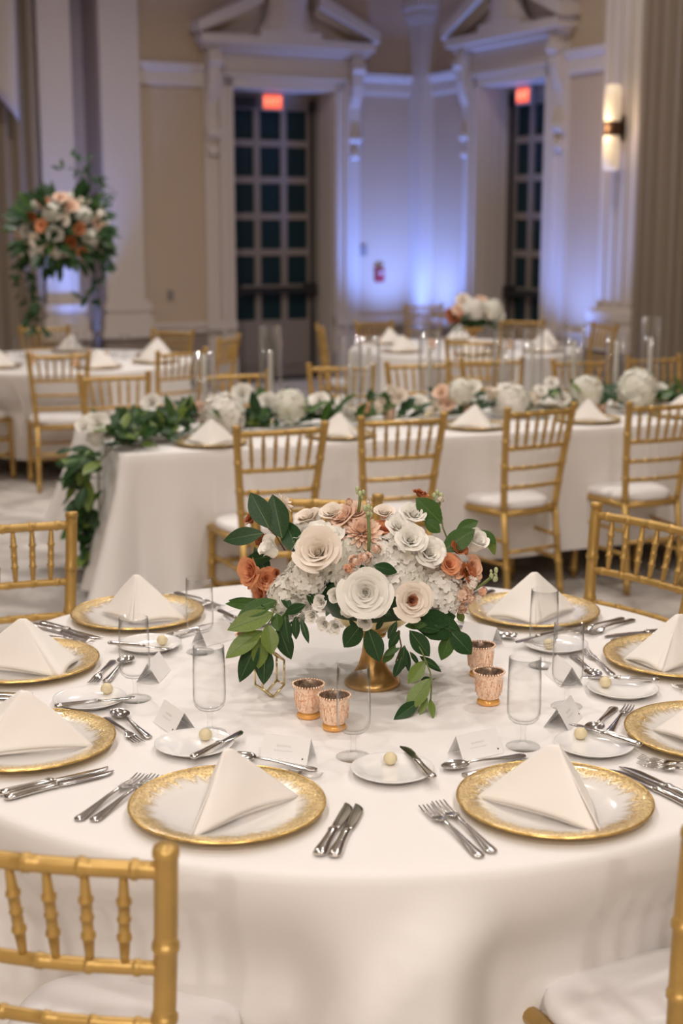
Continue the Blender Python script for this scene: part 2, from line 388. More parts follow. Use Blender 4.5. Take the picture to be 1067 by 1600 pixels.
def door_surround(num, fn, o0, o1, name):
    """casing, consoles, entablature and broken pediment, one trim piece with its own parts"""
    c = (o0 + o1)/2
    root = obj(name, None); root['kind'] = 'structure'; root.empty_display_size = 0.1
    def P(nm, mb, mt=M['trim']): return build(nm, mb, mt, root, False)
    for sgn in (-1, 1):
        e = o0 if sgn < 0 else o1
        m = WMB(fn)
        a, b = sorted((e, e + sgn*0.17)); m.box(a, b, 0, 0.06, 0, OPZ + 0.12)
        a, b = sorted((e + sgn*0.02, e + sgn*0.05)); m.box(a, b, 0.06, 0.075, 0, OPZ)
        a, b = sorted((e + sgn*0.12, e + sgn*0.17)); m.box(a, b, 0.06, 0.085, 0, OPZ + 0.12)
        P('casing', m)
        m = WMB(fn); a, b = sorted((e + sgn*0.17, e + sgn*0.33)); m.box(a, b, 0, 0.035, 0, 3.55); P('backband', m)
        m = WMB(fn); a, b = sorted((e + sgn*0.0, e + sgn*0.34)); m.box(a, b, 0, 0.10, 0, 0.30); m.box(a, b, 0, 0.09, 0.60, 0.70); P('plinth_block', m)
        # console bracket with two scrolls
        m = WMB(fn); x0, x1 = sorted((e + sgn*0.18, e + sgn*0.31))
        prof = [(0.0,2.62),(0.05,2.60),(0.08,2.66),(0.075,2.74),(0.06,2.86),(0.07,3.0),(0.12,3.12),(0.15,3.24),(0.155,3.36),(0.17,3.44),(0.17,3.54),(0.0,3.54)]
        n = len(prof)
        m.add([(x0,d,z) for d,z in prof] + [(x1,d,z) for d,z in prof], [(i,(i+1)%n,(i+1)%n+n,i+n) for i in range(n)] + [tuple(range(n)), tuple(range(2*n-1,n-1,-1))])
        for (zz, dd, rr) in ((2.68,0.06,0.045),(3.42,0.15,0.05)):
            m.loft([[(xx, dd + rr*math.cos(2*PI*k/12), zz + rr*math.sin(2*PI*k/12)) for k in range(12)] for xx in (x0-0.012, x1+0.012)])
        P('console', m)
        m = WMB(fn); m.loft([[(xx, 0.05 + 0.04*math.cos(2*PI*k/10), zc + 0.055*math.sin(2*PI*k/10)) for k in range(10)] for xx, zc in ((x0+0.01, 2.5),(x1-0.01, 2.5))]); P('drop_scroll', m)
    m = WMB(fn); m.box(o0 - 0.17, o1 + 0.17, 0, 0.06, OPZ, OPZ + 0.14); m.box(o0 - 0.17, o1 + 0.17, 0, 0.085, OPZ + 0.10, OPZ + 0.14); P('head_casing', m)
    m = WMB(fn); m.box(o0 - 0.17, o1 + 0.17, 0, 0.045, OPZ + 0.14, 3.55); P('frieze', m)
    m = WMB(fn); m.box(o0 - 0.38, o1 + 0.38, 0, 0.16, 3.55, 3.60); m.box(o0 - 0.42, o1 + 0.42, 0, 0.24, 3.60, 3.69); P('cornice', m)
    for sgn in (-1, 1):
        e = (o0 - 0.46) if sgn < 0 else (o1 + 0.46)
        m = WMB(fn)
        run = 0.74
        v = []
        for d0 in (0.0, 0.26):
            v += [(e, d0, 3.69), (e, d0, 3.80), (e - sgn*run, d0, 4.16), (e - sgn*run, d0, 4.02)]
        m.add(v, [(0,1,2,3),(7,6,5,4),(0,4,5,1),(1,5,6,2),(2,6,7,3),(3,7,4,0)])
        v = []
        for d0 in (0.0, 0.12):
            v += [(e, d0, 3.69), (e, d0, 3.72), (e - sgn*run, d0, 4.03), (e - sgn*run, d0, 3.94)]
        m.add(v, [(0,1,2,3),(7,6,5,4),(0,4,5,1),(1,5,6,2),(2,6,7,3),(3,7,4,0)])
        P('raking_cornice', m)
    m = WMB(fn); m.prism([(o0-0.2,3.69),(o1+0.2,3.69),(c+0.3,4.02),(c-0.3,4.02)], 0.0, 0.03); P('tympanum', m)
    # pedestal with an urn in the break of the pediment
    m = WMB(fn)
    def ring(r, z): return [(c + r*math.cos(2*PI*k/16), 0.13 + 0.7*min(r,0.17)*math.sin(2*PI*k/16), z) for k in range(16)]
    m.box(c - 0.36, c + 0.36, 0.0, 0.24, 3.69, 3.76)
    m.loft([ring(r, z) for r, z in ((0.33,3.76),(0.34,3.80),(0.29,3.84),(0.25,3.92),(0.23,4.02),(0.25,4.12),(0.27,4.20),(0.28,4.28),(0.24,4.32),(0.26,4.36),(0.18,4.40),(0.10,4.48),(0.04,4.58))])
    P('urn', m)
    # reveal lining inside the opening
    m = WMB(fn)
    for x in (o0, o1): 
        a, b = (x, x + 0.012) if x == o0 else (x - 0.012, x)
        m.box(a, b, -DEPTH, 0, 0, OPZ)
        for k in range(3):
            d = -0.08 - k*0.1
            m.box(a - (0 if x == o0 else 0.006), b + (0.006 if x == o0 else 0), d - 0.02, d + 0.02, 0.05, OPZ - 0.05)
    m.box(o0, o1, -DEPTH, 0, OPZ - 0.012, OPZ); P('reveal', m)
    return root
door_surround(1, w1p, D1[0], D1[1], 'trim_11')
door_surround(2, w2p, D2[0], D2[1], 'trim_12')

def glazed_door(name, fn, x0, x1, rod_at):
    root = obj(name, None); root['kind'] = 'structure'; root.empty_display_size = 0.1
    ZT = 3.06; d1 = -DEPTH + 0.03; d0 = -DEPTH - 0.02
    m = WMB(fn); m.box(x0 - 0.06, x0, d0, d1 + 0.02, 0, OPZ); m.box(x1, x1 + 0.06, d0, d1 + 0.02, 0, OPZ); m.box(x0, x1, d0, d1 + 0.02, ZT, OPZ); build('frame', m, M['door'], root, False)
    st = 0.085; pz0 = 0.66; nrow, ncol, bar = 6, 3, 0.075
    pw = (x1 - x0 - 2*st - (ncol - 1)*bar)/ncol; ph = (2.985 - pz0 - (nrow - 1)*bar)/nrow
    m = WMB(fn); m.box(x0, x0 + st, d0, d1, 0, ZT); m.box(x1 - st, x1, d0, d1, 0, ZT); m.box(x0 + st, x1 - st, d0, d1, 2.985, ZT); m.box(x0 + st, x1 - st, d0, d1, 0.0, pz0)
    leaf = build('leaf', m, M['door'], root, False)
    m = WMB(fn); m.box(x0 + 0.14, x1 - 0.14, d1, d1 + 0.012, 0.14, 0.52); build('bottom_panel', m, M['door'], leaf, False)
    for k in range(1, ncol):
        x = x0 + st + k*pw + (k-1)*bar
        m = WMB(fn); m.box(x, x + bar, d0, d1, pz0, 2.985); build('muntin', m, M['door'], leaf, False)
    for r in range(1, nrow):
        z = pz0 + r*ph + (r-1)*bar
        for c in range(ncol):
            x = x0 + st + c*(pw + bar)
            m = WMB(fn); m.box(x, x + pw, d0, d1 - 0.003, z, z + bar); build('glazing_bar', m, M['door'], leaf, False)
    for r in range(nrow):
        for c in range(ncol):
            x = x0 + st + c*(pw + bar); z = pz0 + r*(ph + bar)
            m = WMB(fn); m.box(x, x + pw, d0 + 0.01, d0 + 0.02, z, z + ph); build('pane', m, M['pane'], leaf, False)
    m = WMB(fn); m.box(x0 + 0.02, x1 - 0.02, d1 + 0.035, d1 + 0.085, 0.965, 1.035); m.box(x0, x0 + 0.14, d1, d1 + 0.075, 0.93, 1.07); m.box(x1 - 0.14, x1, d1, d1 + 0.075, 0.93, 1.07)
    build('panic_bar', m, M['black'], root, False)
    m = WMB(fn); m.box(rod_at - 0.013, rod_at + 0.013, d1 + 0.005, d1 + 0.035, 0.06, ZT); m.box(rod_at - 0.035, rod_at + 0.035, d1, d1 + 0.05, ZT - 0.09, ZT + 0.05); m.box(rod_at - 0.035, rod_at + 0.035, d1, d1 + 0.05, 0.0, 0.09)
    build('latch_rod', m, M['black'], root, False)
    far = x1 if rod_at < (x0 + x1)/2 else x0
    a, b = sorted((far, far + (-0.34 if far == x1 else 0.34)))
    m = WMB(fn); m.box(a, b, d1, d1 + 0.08, ZT - 0.06, ZT + 0.05); build('door_closer', m, M['black'], root, False)
    m = WMB(fn); m.box(x0 - 0.06, x1 + 0.06, d0, 0.0, 0, 0.012); build('threshold', m, M['black'], root, False)
    return root
glazed_door('door_1', w1p, D1[0] + 0.07, D1[1] - 0.07, D1[0] + 0.105)
glazed_door('door_2', w2p, D2[0] + 0.07, D2[1] - 0.07, D2[0] + 0.105)

def text_mesh(txt, size, depth, material):
    cu = bpy.data.curves.new('txt', 'FONT'); cu.body = txt; cu.size = size; cu.extrude = depth
    cu.align_x = 'CENTER'; cu.align_y = 'CENTER'
    o = bpy.data.objects.new('txt', cu); COL.objects.link(o)
    dg = bpy.context.evaluated_depsgraph_get(); dg.update()
    me = bpy.data.meshes.new_from_object(o.evaluated_get(dg))
    bpy.data.objects.remove(o, do_unlink=True)
    me.materials.clear(); me.materials.append(material)
    return me
def exit_sign(fn, x, d, z, yaw, label):
    p = fn(x, d, z)
    t = thing('exit_sign', label, 'exit sign', 'exit signs over the doors', p, yaw)
    m = MB(); m.box(-0.16, 0.16, 0.0, 0.05, -0.11, 0.11); build('housing', m, M['sign_box'], t, False)
    m = MB(); m.box(-0.13, 0.13, -0.006, 0.0, -0.085, 0.085); build('lit_face', m, M['red_lit'], t, False)
    obj('lettering', text_mesh('EXIT', 0.125, 0.003, M['red_text']), t, (0,-0.010,0), (PI/2,0,0))
    t.scale = (0.84, 0.84, 0.84)
    return t
exit_sign(w1p, 1.76, -0.245, 3.065, TH, 'lit red EXIT sign above the wide glazed door')
exit_sign(w2p, 1.72, -0.22, 3.065, TH - PI/2, 'lit red EXIT sign above the narrow-looking right door')

# corner pilaster and wall piers
def corner_pilaster():
    root = obj('trim_13', None); root['kind'] = 'structure'
    m = WMB(w1p); m.box(-0.02, 0.16, -0.02, 0.30, 0.66, 3.95); build('shaft', m, M['trim'], root, False)
    m = WMB(w1p)
    for (z0, z1, g) in ((3.95,4.0,0.03),(4.0,4.10,0.06),(4.10,4.2,0.10)): m.box(-0.02, 0.16 + g, -0.02, 0.30 + g, z0, z1)
    build('capital', m, M['trim'], root, False)
    m = WMB(w1p); m.box(-0.02, 0.22, -0.02, 0.36, 0.0, 0.60); m.box(-0.02, 0.20, -0.02, 0.34, 0.60, 0.66); build('base', m, M['trim'], root, False)
corner_pilaster()
def pier(name, fn, a, b, d, flutes=0, z_top=CEIL):
    root = obj(name, None); root['kind'] = 'structure'
    m = WMB(fn); m.box(a, b, 0, d, 0.95, z_top); build('shaft', m, M['trim'], root, False)
    for k in range(flutes):
        x = a + (b - a)*(k + 0.5)/flutes; w = (b - a)/flutes*0.28
        m = WMB(fn); m.box(x - w, x + w, d, d + 0.015, 1.0, z_top); build('fillet', m, M['trim'], root, False)
    m = WMB(fn); m.box(a - 0.06, b + 0.06, 0, d + 0.08, 0.0, 0.56); build('pedestal', m, M['dado'], root, False)
    m = WMB(fn)
    for (z0, z1, g) in ((0.56,0.64,0.09),(0.64,0.78,0.06),(0.78,0.84,0.035),(0.84,0.92,0.05),(0.92,0.95,0.02)): m.box(a - g, b + g, 0, d + g + 0.03, z0, z1)
    build('base', m, M['trim'], root, False)
    return root
pier('trim_14', w1p, 3.44, 3.86, 0.10)
pier('trim_15', w1p, 4.16, 4.50, 0.10)
pier('trim_16', w2p, 3.53, 4.10, 0.14, 4)

def drape(name, label, fn, a, b, d, z0, z1, nf, amp, mt, tie=None):
    t = thing(name, label, 'curtain')
    def g(u, v):
        z = z0 + (z1 - z0)*v; k = 1.0
        if tie: k = 1.0 - 0.45*math.exp(-((z - tie)/0.5)**2)
        x = (a + b)/2 + (u - 0.5)*(b - a)*k
        return (x, d + amp*(math.sin(u*nf*2*PI) + 0.3*math.sin(u*nf*4.7*PI + 1)), z)
    m = WMB(fn); m.grid(g, nf*8, 14)
    o = build('fabric', m, mt, t, True); s = o.modifiers.new('thick', 'SOLIDIFY'); s.thickness = 0.006
    m = WMB(fn); m.tube([(a - 0.1, d, z1 + 0.0), (b + 0.1, d, z1 + 0.0)], 0.02, 8); build('rod', m, M['bronze'], t)
    if tie:
        m = WMB(fn); w = (b - a)*0.30
        m.loft([[((a + b)/2 + w*math.cos(2*PI*k/20), d + (amp*1.7 + 0.02)*math.sin(2*PI*k/20), z) for k in range(20)] for z in (tie - 0.05, tie + 0.05)], caps=False)
        build('tieback', m, mt, t)
    return t
drape('curtain', 'tall taupe curtain hanging beside the left wall pier', w1p, 4.56, 5.9, 0.16, 0.03, 5.3, 9, 0.045, M['drape'])
drape('curtain', 'tall taupe pleated curtain at the right frame edge', w2p, 4.16, 6.0, 0.20, 0.03, 5.3, 12, 0.05, M['drape'])
def valance():
    t = thing('swag_valance', 'pale lilac fabric swag hanging at the top left corner', 'valance')
    def g(u, v):
        s = 4.78 + 0.9*u
        zb = 2.72 + 1.1*u
        return (s, 0.33 + 0.03*math.sin(u*16 + v*2), zb + (4.9 - zb)*v)
    m = WMB(w1p); m.grid(g, 24, 14); o = build('swag', m, M['drape_w'], t); s = o.modifiers.new('thick', 'SOLIDIFY'); s.thickness = 0.006
    m = WMB(w1p); m.box(4.70, 5.8, 0.27, 0.39, 4.88, 4.98); build('pelmet', m, M['drape_w'], t, False)
valance()
def wall_sconce():
    t = thing('wall_sconce', 'lit wall sconce with two frosted shades on the right pier', 'wall lamp')
    def cyl(prof, nm, mt):
        m = WMB(w2p); m.loft([[(3.83 + r*math.cos(2*PI*k/20), 0.26 + r*math.sin(2*PI*k/20), z) for k in range(20)] for r, z in prof]); build(nm, m, mt, t)
    cyl([(0.066,2.655),(0.075,2.70),(0.078,2.85),(0.07,2.97),(0.05,2.98)], 'shade', M['sconce'])
    cyl([(0.05,2.22),(0.07,2.23),(0.078,2.35),(0.075,2.49),(0.066,2.53)], 'shade', M['sconce'])
    cyl([(0.072,2.53),(0.08,2.54),(0.08,2.645),(0.072,2.655)], 'band', M['bronze'])
    m = WMB(w2p); m.box(3.80, 3.86, 0.14, 0.20, 2.55, 2.64); m.box(3.77, 3.89, 0.14, 0.158, 2.48, 2.71); build('wall_plate', m, M['bronze'], t, False)
    l = bpy.data.lights.new('sconce_glow', 'POINT'); l.energy = 4; l.color = (1.0,0.72,0.45); l.shadow_soft_size = 0.06
    o = bpy.data.objects.new('sconce_glow', l); COL.objects.link(o); o.location = w2p(3.83, 0.42, 2.6); o.parent = t
wall_sconce()

# blue uplights standing on the floor along the walls
def uplight(label, fn, x, d, power, aim_d, zt=3.2, color=(0.16,0.30,1.0), angle=95, z0=0.0):
    p = Vector(fn(x, d, z0)); t = thing('uplight', label, 'uplight', 'blue uplights along the walls', p)
    m = MB(); m.lathe([(0.085,0.0),(0.085,0.02),(0.06,0.03),(0.075,0.06),(0.078,0.20),(0.07,0.205)], 20); build('can', m, M['black'], t)
    m = MB(); m.lathe([(0.0,0.2055),(0.066,0.2055),(0.066,0.209),(0.0,0.209)], 20, caps=False); build('lens', m, M['blue_lens'], t)
    l = bpy.data.lights.new('uplight_beam', 'SPOT'); l.energy = power; l.color = color; l.spot_size = math.radians(angle); l.spot_blend = 0.9; l.shadow_soft_size = 0.05
    o = bpy.data.objects.new('uplight_beam', l); COL.objects.link(o)
    o.location = (0,0,0.23); o.parent = t
    aim = Vector(fn(x, aim_d, z0 + zt)) - (p + Vector((0,0,0.23)))
    o.rotation_euler = aim.to_track_quat('-Z', 'Y').to_euler()
    return t
uplight('blue uplight on the floor right of the wide door', w1p, 0.46, 0.75, 250, 0.0)
uplight('blue uplight on the floor left of the narrow-looking right door', w2p, 0.62, 0.75, 200, 0.0)
uplight('blue uplight on the floor between the right door and pier', w2p, 3.18, 0.65, 230, 0.0)
uplight('blue uplight on the floor by the left wall piers', w1p, 4.28, 0.62, 230, 0.05, 3.6, angle=62)

uplight('blue uplight inside the narrow niche between the left piers', w1p, 4.0, -0.22, 30, -0.30, 4.0, angle=60)

tag(build('outlet_plate', WMB(w1p).box(3.08, 3.15, 0, 0.012, 0.93, 1.04), M['plate_grey'], None, False), 'small grey outlet plate on the beige wall', 'outlet')
def pull():
    t = thing('fire_pull', 'small red fire alarm pull station on blue-lit wall', 'fire alarm')
    m = WMB(w1p); m.box(0.49, 0.60, 0, 0.05, 1.08, 1.24); build('box', m, M['red'], t, False)
    m = WMB(w1p); m.box(0.515, 0.575, 0.05, 0.065, 1.17, 1.20); build('handle', m, M['sign_box'], t, False)
pull()
tag(build('switch_plate', WMB(w1p).box(0.70, 0.80, 0, 0.012, 1.38, 1.50), M['plate_grey'], None, False), 'small grey switch plate right of the wide door', 'switch')

# ------------------------------------------------------------------ chairs
def lerp(a, b, t): return tuple(a[i] + (b[i] - a[i])*t for i in range(3))
def bamboo(m, p0, p1, r, rings, mid=None, n=10, taper=0.0):
    """turned rod from p0 to p1 with raised rings at the given fractions"""
    st = {0.0: 1.0, 1.0: 1.0}
    for q in rings:
        for dq, k in ((-0.022,1.0),(-0.010,1.22),(0.0,1.28),(0.010,1.22),(0.022,1.0)):
            st[min(1, max(0, q + dq))] = k
    L = (Vector(p1) - Vector(p0)).length
    s = sorted(st)
    m.tube([lerp(p0, p1, t) for t in s], [r*st[t]*(1 - taper*abs(t - 0.5)*2) for t in s], n)
CH_BACK_Y = -0.245
def make_chair():
    t = thing('banquet_chair', '', 'chair')
    def P(nm, mb, mt=M['gold'], par=None, smooth=True): return build(nm, mb, mt, par or t, smooth)
    for s in (-1, 1):
        m = MB()
        foot, seat, top = (s*0.158,-0.235,0.0), (s*0.150,-0.180,0.44), (s*0.193,CH_BACK_Y,0.915)
        bamboo(m, foot, seat, 0.0155, (0.12,0.40,0.68), n=12)
        q = []
        for k in range(21):
            v = k/20; q.append((seat[0] + (top[0]-seat[0])*v, seat[1] + (top[1]-seat[1])*(0.55*v + 0.45*v*v), seat[2] + (top[2]-seat[2])*v))
        rr = [0.0165]*21
        for k in (5, 9, 14): rr[k] = 0.0200
        pts, rads = [], []
        for k in range(21):
            if rr[k] > 0.018:
                for off, mul in ((-0.008,1.0),(-0.004,1.17),(0.004,1.17),(0.008,1.0)):
                    pts.append((q[k][0], q[k][1], q[k][2] + off)); rads.append(0.0165*mul)
            else: pts.append(q[k]); rads.append(rr[k])
        pts += [(top[0],top[1],0.917),(top[0],top[1]-0.0005,0.924),(top[0],top[1]-0.001,0.930)]; rads += [0.0185,0.0185,0.0165]
        m.tube(pts, rads, 14)
        P('back_post', m)
    for s in (-1, 1):
        m = MB(); bamboo(m, (s*0.188,0.185,0.0), (s*0.180,0.172,0.43), 0.0165, (0.10,0.36,0.62,0.9), n=12); P('front_leg', m)
    def bp(z):                     # y of the back plane and half width at height z
        v = (z - 0.44)/0.475
        return -0.180 + (CH_BACK_Y + 0.180)*(0.55*v + 0.45*v*v), 0.150 + 0.043*v
    for nm, z, r in (('top_rail',0.893,0.0125),('spindle_rail',0.735,0.0105),('ladder_rail',0.640,0.010),('ladder_rail',0.550,0.010)):
        y, w = bp(z); m = MB()
        # rails bow gently backwards
        pts, rads = [], []
        st = {k/16: 1.0 for k in range(17)}
        for q in (0.11, 0.30, 0.50, 0.70, 0.89):
            for dq, mul in ((-0.016,1.0),(-0.009,1.2),(0.009,1.2),(0.016,1.0)): st[q + dq] = mul
        for u in sorted(st):
            x = -w + 2*w*u
            pts.append((x, y - 0.016*math.sin(PI*u), z)); rads.append(r*st[u])
        m.tube(pts, rads, 10); P(nm, m)
    y1, w1 = bp(0.735); y2, w2 = bp(0.893)
    for k in range(6):
        f = (k - 2.5)/2.5; u = 0.5 + f*0.345
        b1 = y1 - 0.016*math.sin(PI*u); b2 = y2 - 0.016*math.sin(PI*u)
        p0 = (f*0.121, b1, 0.740); p1 = (f*0.134, b2, 0.886)
        st = [(0,0.62),(0.10,0.80),(0.27,1.0),(0.285,1.3),(0.315,1.3),(0.33,1.0),(0.485,1.0),(0.50,1.25),(0.52,1.0),(0.67,1.0),(0.685,1.3),(0.715,1.3),(0.73,1.0),(0.90,0.80),(1,0.62)]
        m = MB(); m.tube([lerp(p0,p1,a) for a,_ in st], [0.0085*b for _,b in st], 8); P('spindle', m)
    # seat frame and stretchers
    m = MB()
    c = [(-0.190,0.182),(0.190,0.182),(0.150,-0.180),(-0.150,-0.180)]
    for i in range(4):
        a, b = c[i], c[(i+1)%4]
        m.tube([(a[0],a[1],0.425),((a[0]+b[0])/2,(a[1]+b[1])/2,0.425),(b[0],b[1],0.425)], [0.016,0.018,0.016], 10)
    P('seat_frame', m)
    for s in (-1, 1):
        for z in (0.19, 0.30):
            m = MB(); bamboo(m, (s*0.184,0.178,z), (s*0.153,-0.205,z), 0.0095, (0.25,0.5,0.75)); P('side_stretcher', m)
    for y, z, hw in ((0.178,0.27,0.182),(0.18,0.16,0.182),(-0.207,0.25,0.154)):
        m = MB(); bamboo(m, (-hw,y,z), (hw,y,z), 0.0095, (0.25,0.5,0.75)); P('cross_stretcher', m)
    # domed white cushion
    def ring(sc, z, e=3.2):
        out = []
        for k in range(32):
            a = 2*PI*k/32; ca, sa = math.cos(a), math.sin(a)
            x = math.copysign(abs(ca)**(2/e), ca); y = math.copysign(abs(sa)**(2/e), sa)
            w = 0.180 + 0.026*y
            out.append((x*w*sc, 0.004 + y*0.198*sc, z))
        return out
    m = MB(); m.loft([ring(0.94,0.440),ring(0.995,0.446),ring(1.0,0.456),ring(0.985,0.468),ring(0.93,0.477),ring(0.75,0.483),ring(0.4,0.486),ring(0.05,0.487)])
    P('cushion', m, M['cushion'])
    return t
chair = Maker(make_chair)
CHAIRS = []
def chair_by_back(label, mx, my, fx, fy, group):
    n = math.hypot(fx, fy); fx /= n; fy /= n; CHAIRS.append((mx + 0.245*fx, my + 0.245*fy))
    return chair(label, (mx + 0.245*fx, my + 0.245*fy, 0), face(fx, fy), group)
G1 = 'gold chairs around the near round table'
chair_by_back('gold chair in the bottom left corner, nearest the camera', -0.42, 1.789, 0.212, 0.977, G1)
chair_by_back('gold chair cut by the bottom right frame edge', 0.655, 1.885, -0.40, 0.91, G1)
chair_by_back('gold chair at the left edge behind the back left charger', -0.947, 3.897, 0.389, -0.921, G1)
chair_by_back('gold chair at the right edge behind the back right charger', 0.873, 3.963, -0.778, -0.629, G1)
chair_by_back('gold chair half hidden right behind the flower centerpiece', -0.08, 4.278, -0.15, -0.985, G1)
G2 = 'gold chairs along the long table'
AX = Vector((math.cos(math.radians(21)), math.sin(math.radians(21)), 0)); NX = Vector((-AX.y, AX.x, 0))
def lt(a, n, z=0.0): p = AX*a + NX*n; return Vector((p.x, p.y, z))
for lab, mx, my, fx, fy in (
    ('first gold chair from the left on the near side of the long table', -0.248, 5.806, -0.37, 0.93),
    ('second gold chair from the left on the near side of the long table', 0.266, 6.105, -0.33, 0.94),
    ('third gold chair from the left on the near side of the long table', 0.908, 6.428, -0.52, 0.85),
    ('fourth gold chair from the left on the near side of the long table', 1.508, 6.618, -0.40, 0.91),
    ('gold chair on the near side of the long table, cut by right edge', 2.03, 6.90, -0.36, 0.93)):
    chair_by_back(lab, mx, my, fx, fy, G2)
for lab, mx, my, fx, fy in (
    ('gold chair behind the long table, above the hanging garland', -1.26, 7.88, 0.36, -0.93),
    ('gold chair behind the long table, left of the tall glass shade', -0.594, 7.97, 0.40, -0.92),
    ('gold chair behind the long table, right of the wide door', 0.0, 8.42, 0.02, -1.0),
    ('gold chair behind the long table, left of the low far flowers', 0.46, 8.56, 0.2, -0.98),
    ('gold chair behind the long table, below the low far flowers', 0.93, 8.80, 0.15, -0.98),
    ('gold chair behind the long table, left of the right curtain', 1.47, 8.75, 0.36, -0.93),
    ('gold chair behind the long table, furthest right', 1.96, 8.95, 0.36, -0.93)):
    chair_by_back(lab, mx, my, fx, fy, G2)
G3 = 'gold chairs around the far left round table'
for lab, mx, my, fx, fy in (
    ('gold chair in front of the far left table, white seat in view', -1.83, 9.22, -0.265, 0.964),
    ('gold chair at the far left table, just left of the glass shades', -1.05, 9.39, -0.667, 0.745),
    ('gold chair at the far left table, cut by the left frame edge', -2.58, 9.36, 0.30, 0.95),
    ('gold chair behind the far left table, right of its napkins', -1.33, 11.26, -0.5, -0.86),
    ('gold chair behind the far left table, under the tall flowers', -2.42, 11.65, 0.25, -0.97),
    ('gold chair seen edge-on to the left of the wide door', -0.83, 10.55, -0.96, 0.30)):
    chair_by_back(lab, mx, my, fx, fy, G3)
G4 = 'gold chairs around the far right round table'
for lab, mx, my, fx, fy in (
    ('gold chair seen edge-on at the right side of the wide door', -0.18, 11.65, 0.97, 0.12),
    ('gold chair behind the far right table, below the red alarm', 0.28, 12.30, 0.6, -0.8),
    ('gold chair silhouetted against the blue glow at the room corner', 0.85, 14.9, 0.1, -1.0),
    ('gold chair behind the far right table, below the right door', 1.58, 12.50, -0.4, -0.9),
    ('gold chair at the far right table, in the right blue glow', 2.20, 11.95, -0.93, -0.35),
    ('gold chair in front of the far right table, under its flowers', 0.95, 10.28, 0.02, 1.0)):
    chair_by_back(lab, mx, my, fx, fy, G4)

# ------------------------------------------------------------------ round tables and their cloths
TZ = 0.760
def smooth(a, b, x):
    t = min(1, max(0, (x - a)/(b - a))); return t*t*(3 - 2*t)
def round_table(label, cx, cy, R):
    t = thing('round_table', label, 'table', 'round banquet tables', (cx, cy, 0))
    m = MB(); m.lathe([(R-0.01,TZ-0.032),(R,TZ-0.028),(R,TZ-0.010),(R-0.01,TZ-0.006)], 64); build('tabletop', m, M['under'], t)
    for k in range(4):
        a = PI/4 + k*PI/2; m = MB(); m.tube([(0.50*math.cos(a),0.50*math.sin(a),TZ-0.03),(0.52*math.cos(a),0.52*math.sin(a),0.0)], 0.016, 8); build('leg', m, M['black'], t)
    return t
def round_cloth(label, cx, cy, R, drop, chairs, seed, folds=11, amp=0.05, crease=None):
    """chairs: list of (angle, push) where a pushed-in seat presses the cloth inwards"""
    r = random.Random(seed)
    ph = [r.uniform(0, 2*PI) for _ in range(6)]
    NA = 384
    def wave(a):
        return (0.55*math.sin(folds*a + ph[0] + 0.8*math.sin(2*a + ph[1])) + 0.30*math.sin((folds*0.5 + 0.5)//1*a + ph[2]) + 0.25*math.sin((folds + 6)*a + ph[3]))
    def push(a):
        k = 0.0
        for ca, cd in chairs:
            dd = abs((a - ca + PI) % (2*PI) - PI); k = max(k, cd*(1 - smooth(0.27, 0.43, dd)))
        return k
    m = MB(); rings = []
    zt = TZ + 0.003
    for q in (0.02, 0.25, 0.5, 0.7, 0.85, 0.95): rings.append([(R*q*math.cos(2*PI*k/NA), R*q*math.sin(2*PI*k/NA), zt) for k in range(NA)])
    for rr, dz in ((R - 0.004, 0.0), (R + 0.004, -0.002), (R + 0.010, -0.008), (R + 0.013, -0.02)):
        rings.append([(rr*math.cos(2*PI*k/NA), rr*math.sin(2*PI*k/NA), zt + dz) for k in range(NA)])
    for q in range(1, 19):
        v = q/18; ring = []
        for k in range(NA):
            a = 2*PI*k/NA; D = drop + 0.01*math.sin(7*a + ph[4]); pk = push(a)
            rr = R + 0.013 + 0.035*v + amp*(v**1.3)*wave(a)*(1 - 0.8*min(1, pk*8))
            if pk < 0.001: rr = max(rr, R + 0.012)
            if crease and v > 0.02:            # one long diagonal fold across the front
                a0 = crease + (-0.26)*min(1.0, v/0.55); da = (a - a0 + PI) % (2*PI) - PI
                rr += 0.050*smooth(-0.035, 0.035, da)*math.exp(-max(0, da)/0.22)*smooth(0.02, 0.2, v)
            rr -= pk*smooth(0.0, 0.40, v) + 0.03*v*min(1, pk*8)
            ring.append((rr*math.cos(a), rr*math.sin(a), zt - 0.02 - (D - 0.02)*v))
        rings.append(ring)
    m.loft(rings, caps=False)
    n0 = len(m.v); m.v.append((0,0,zt)); 
    for k in range(NA): m.f.append((n0, (k+1) % NA, k)); m.m.append(0)
    o = build('tablecloth', m, M['cloth'], None, True, (cx, cy, 0))
    return tag(o, label, 'tablecloth', 'white tablecloths')
TCX, TCY, TR = 0.031, 2.931, 0.912
round_table('round banquet table under the near white cloth', TCX, TCY, TR - 0.01)
ca = [(math.atan2(y - TCY, x - TCX), d) for x, y, d in ((-0.368,2.028,0.10),(0.54,2.108,0.13))]   # two seats pushed in against the cloth
round_cloth('white round tablecloth on the near set table with candles', TCX, TCY, TR, 0.60, ca, 3, 9, 0.045, math.radians(-82))
def pressed(cx, cy, R):          # seats that reach under a table push its cloth inwards
    out = []
    for x, y in CHAIRS:
        d = math.hypot(x - cx, y - cy)
        if 0.55 < d < R + 0.30: out.append((math.atan2(y - cy, x - cx), max(0.0, R + 0.05 - (d - 0.205))))
    return out
LX, LY = -2.0, 10.40
round_table('round banquet table under the far left cloth', LX, LY, 0.90)
round_cloth('white round tablecloth on the far left table under tall flowers', LX, LY, 0.912, 0.62, pressed(LX, LY, 0.912), 11, 14, 0.05)
RX, RY = 1.0, 11.48
round_table('round banquet table under the far right cloth', RX, RY, 0.90)
round_cloth('white round tablecloth on the far right table under low flowers', RX, RY, 0.912, 0.62, pressed(RX, RY, 0.912), 12, 14, 0.05)

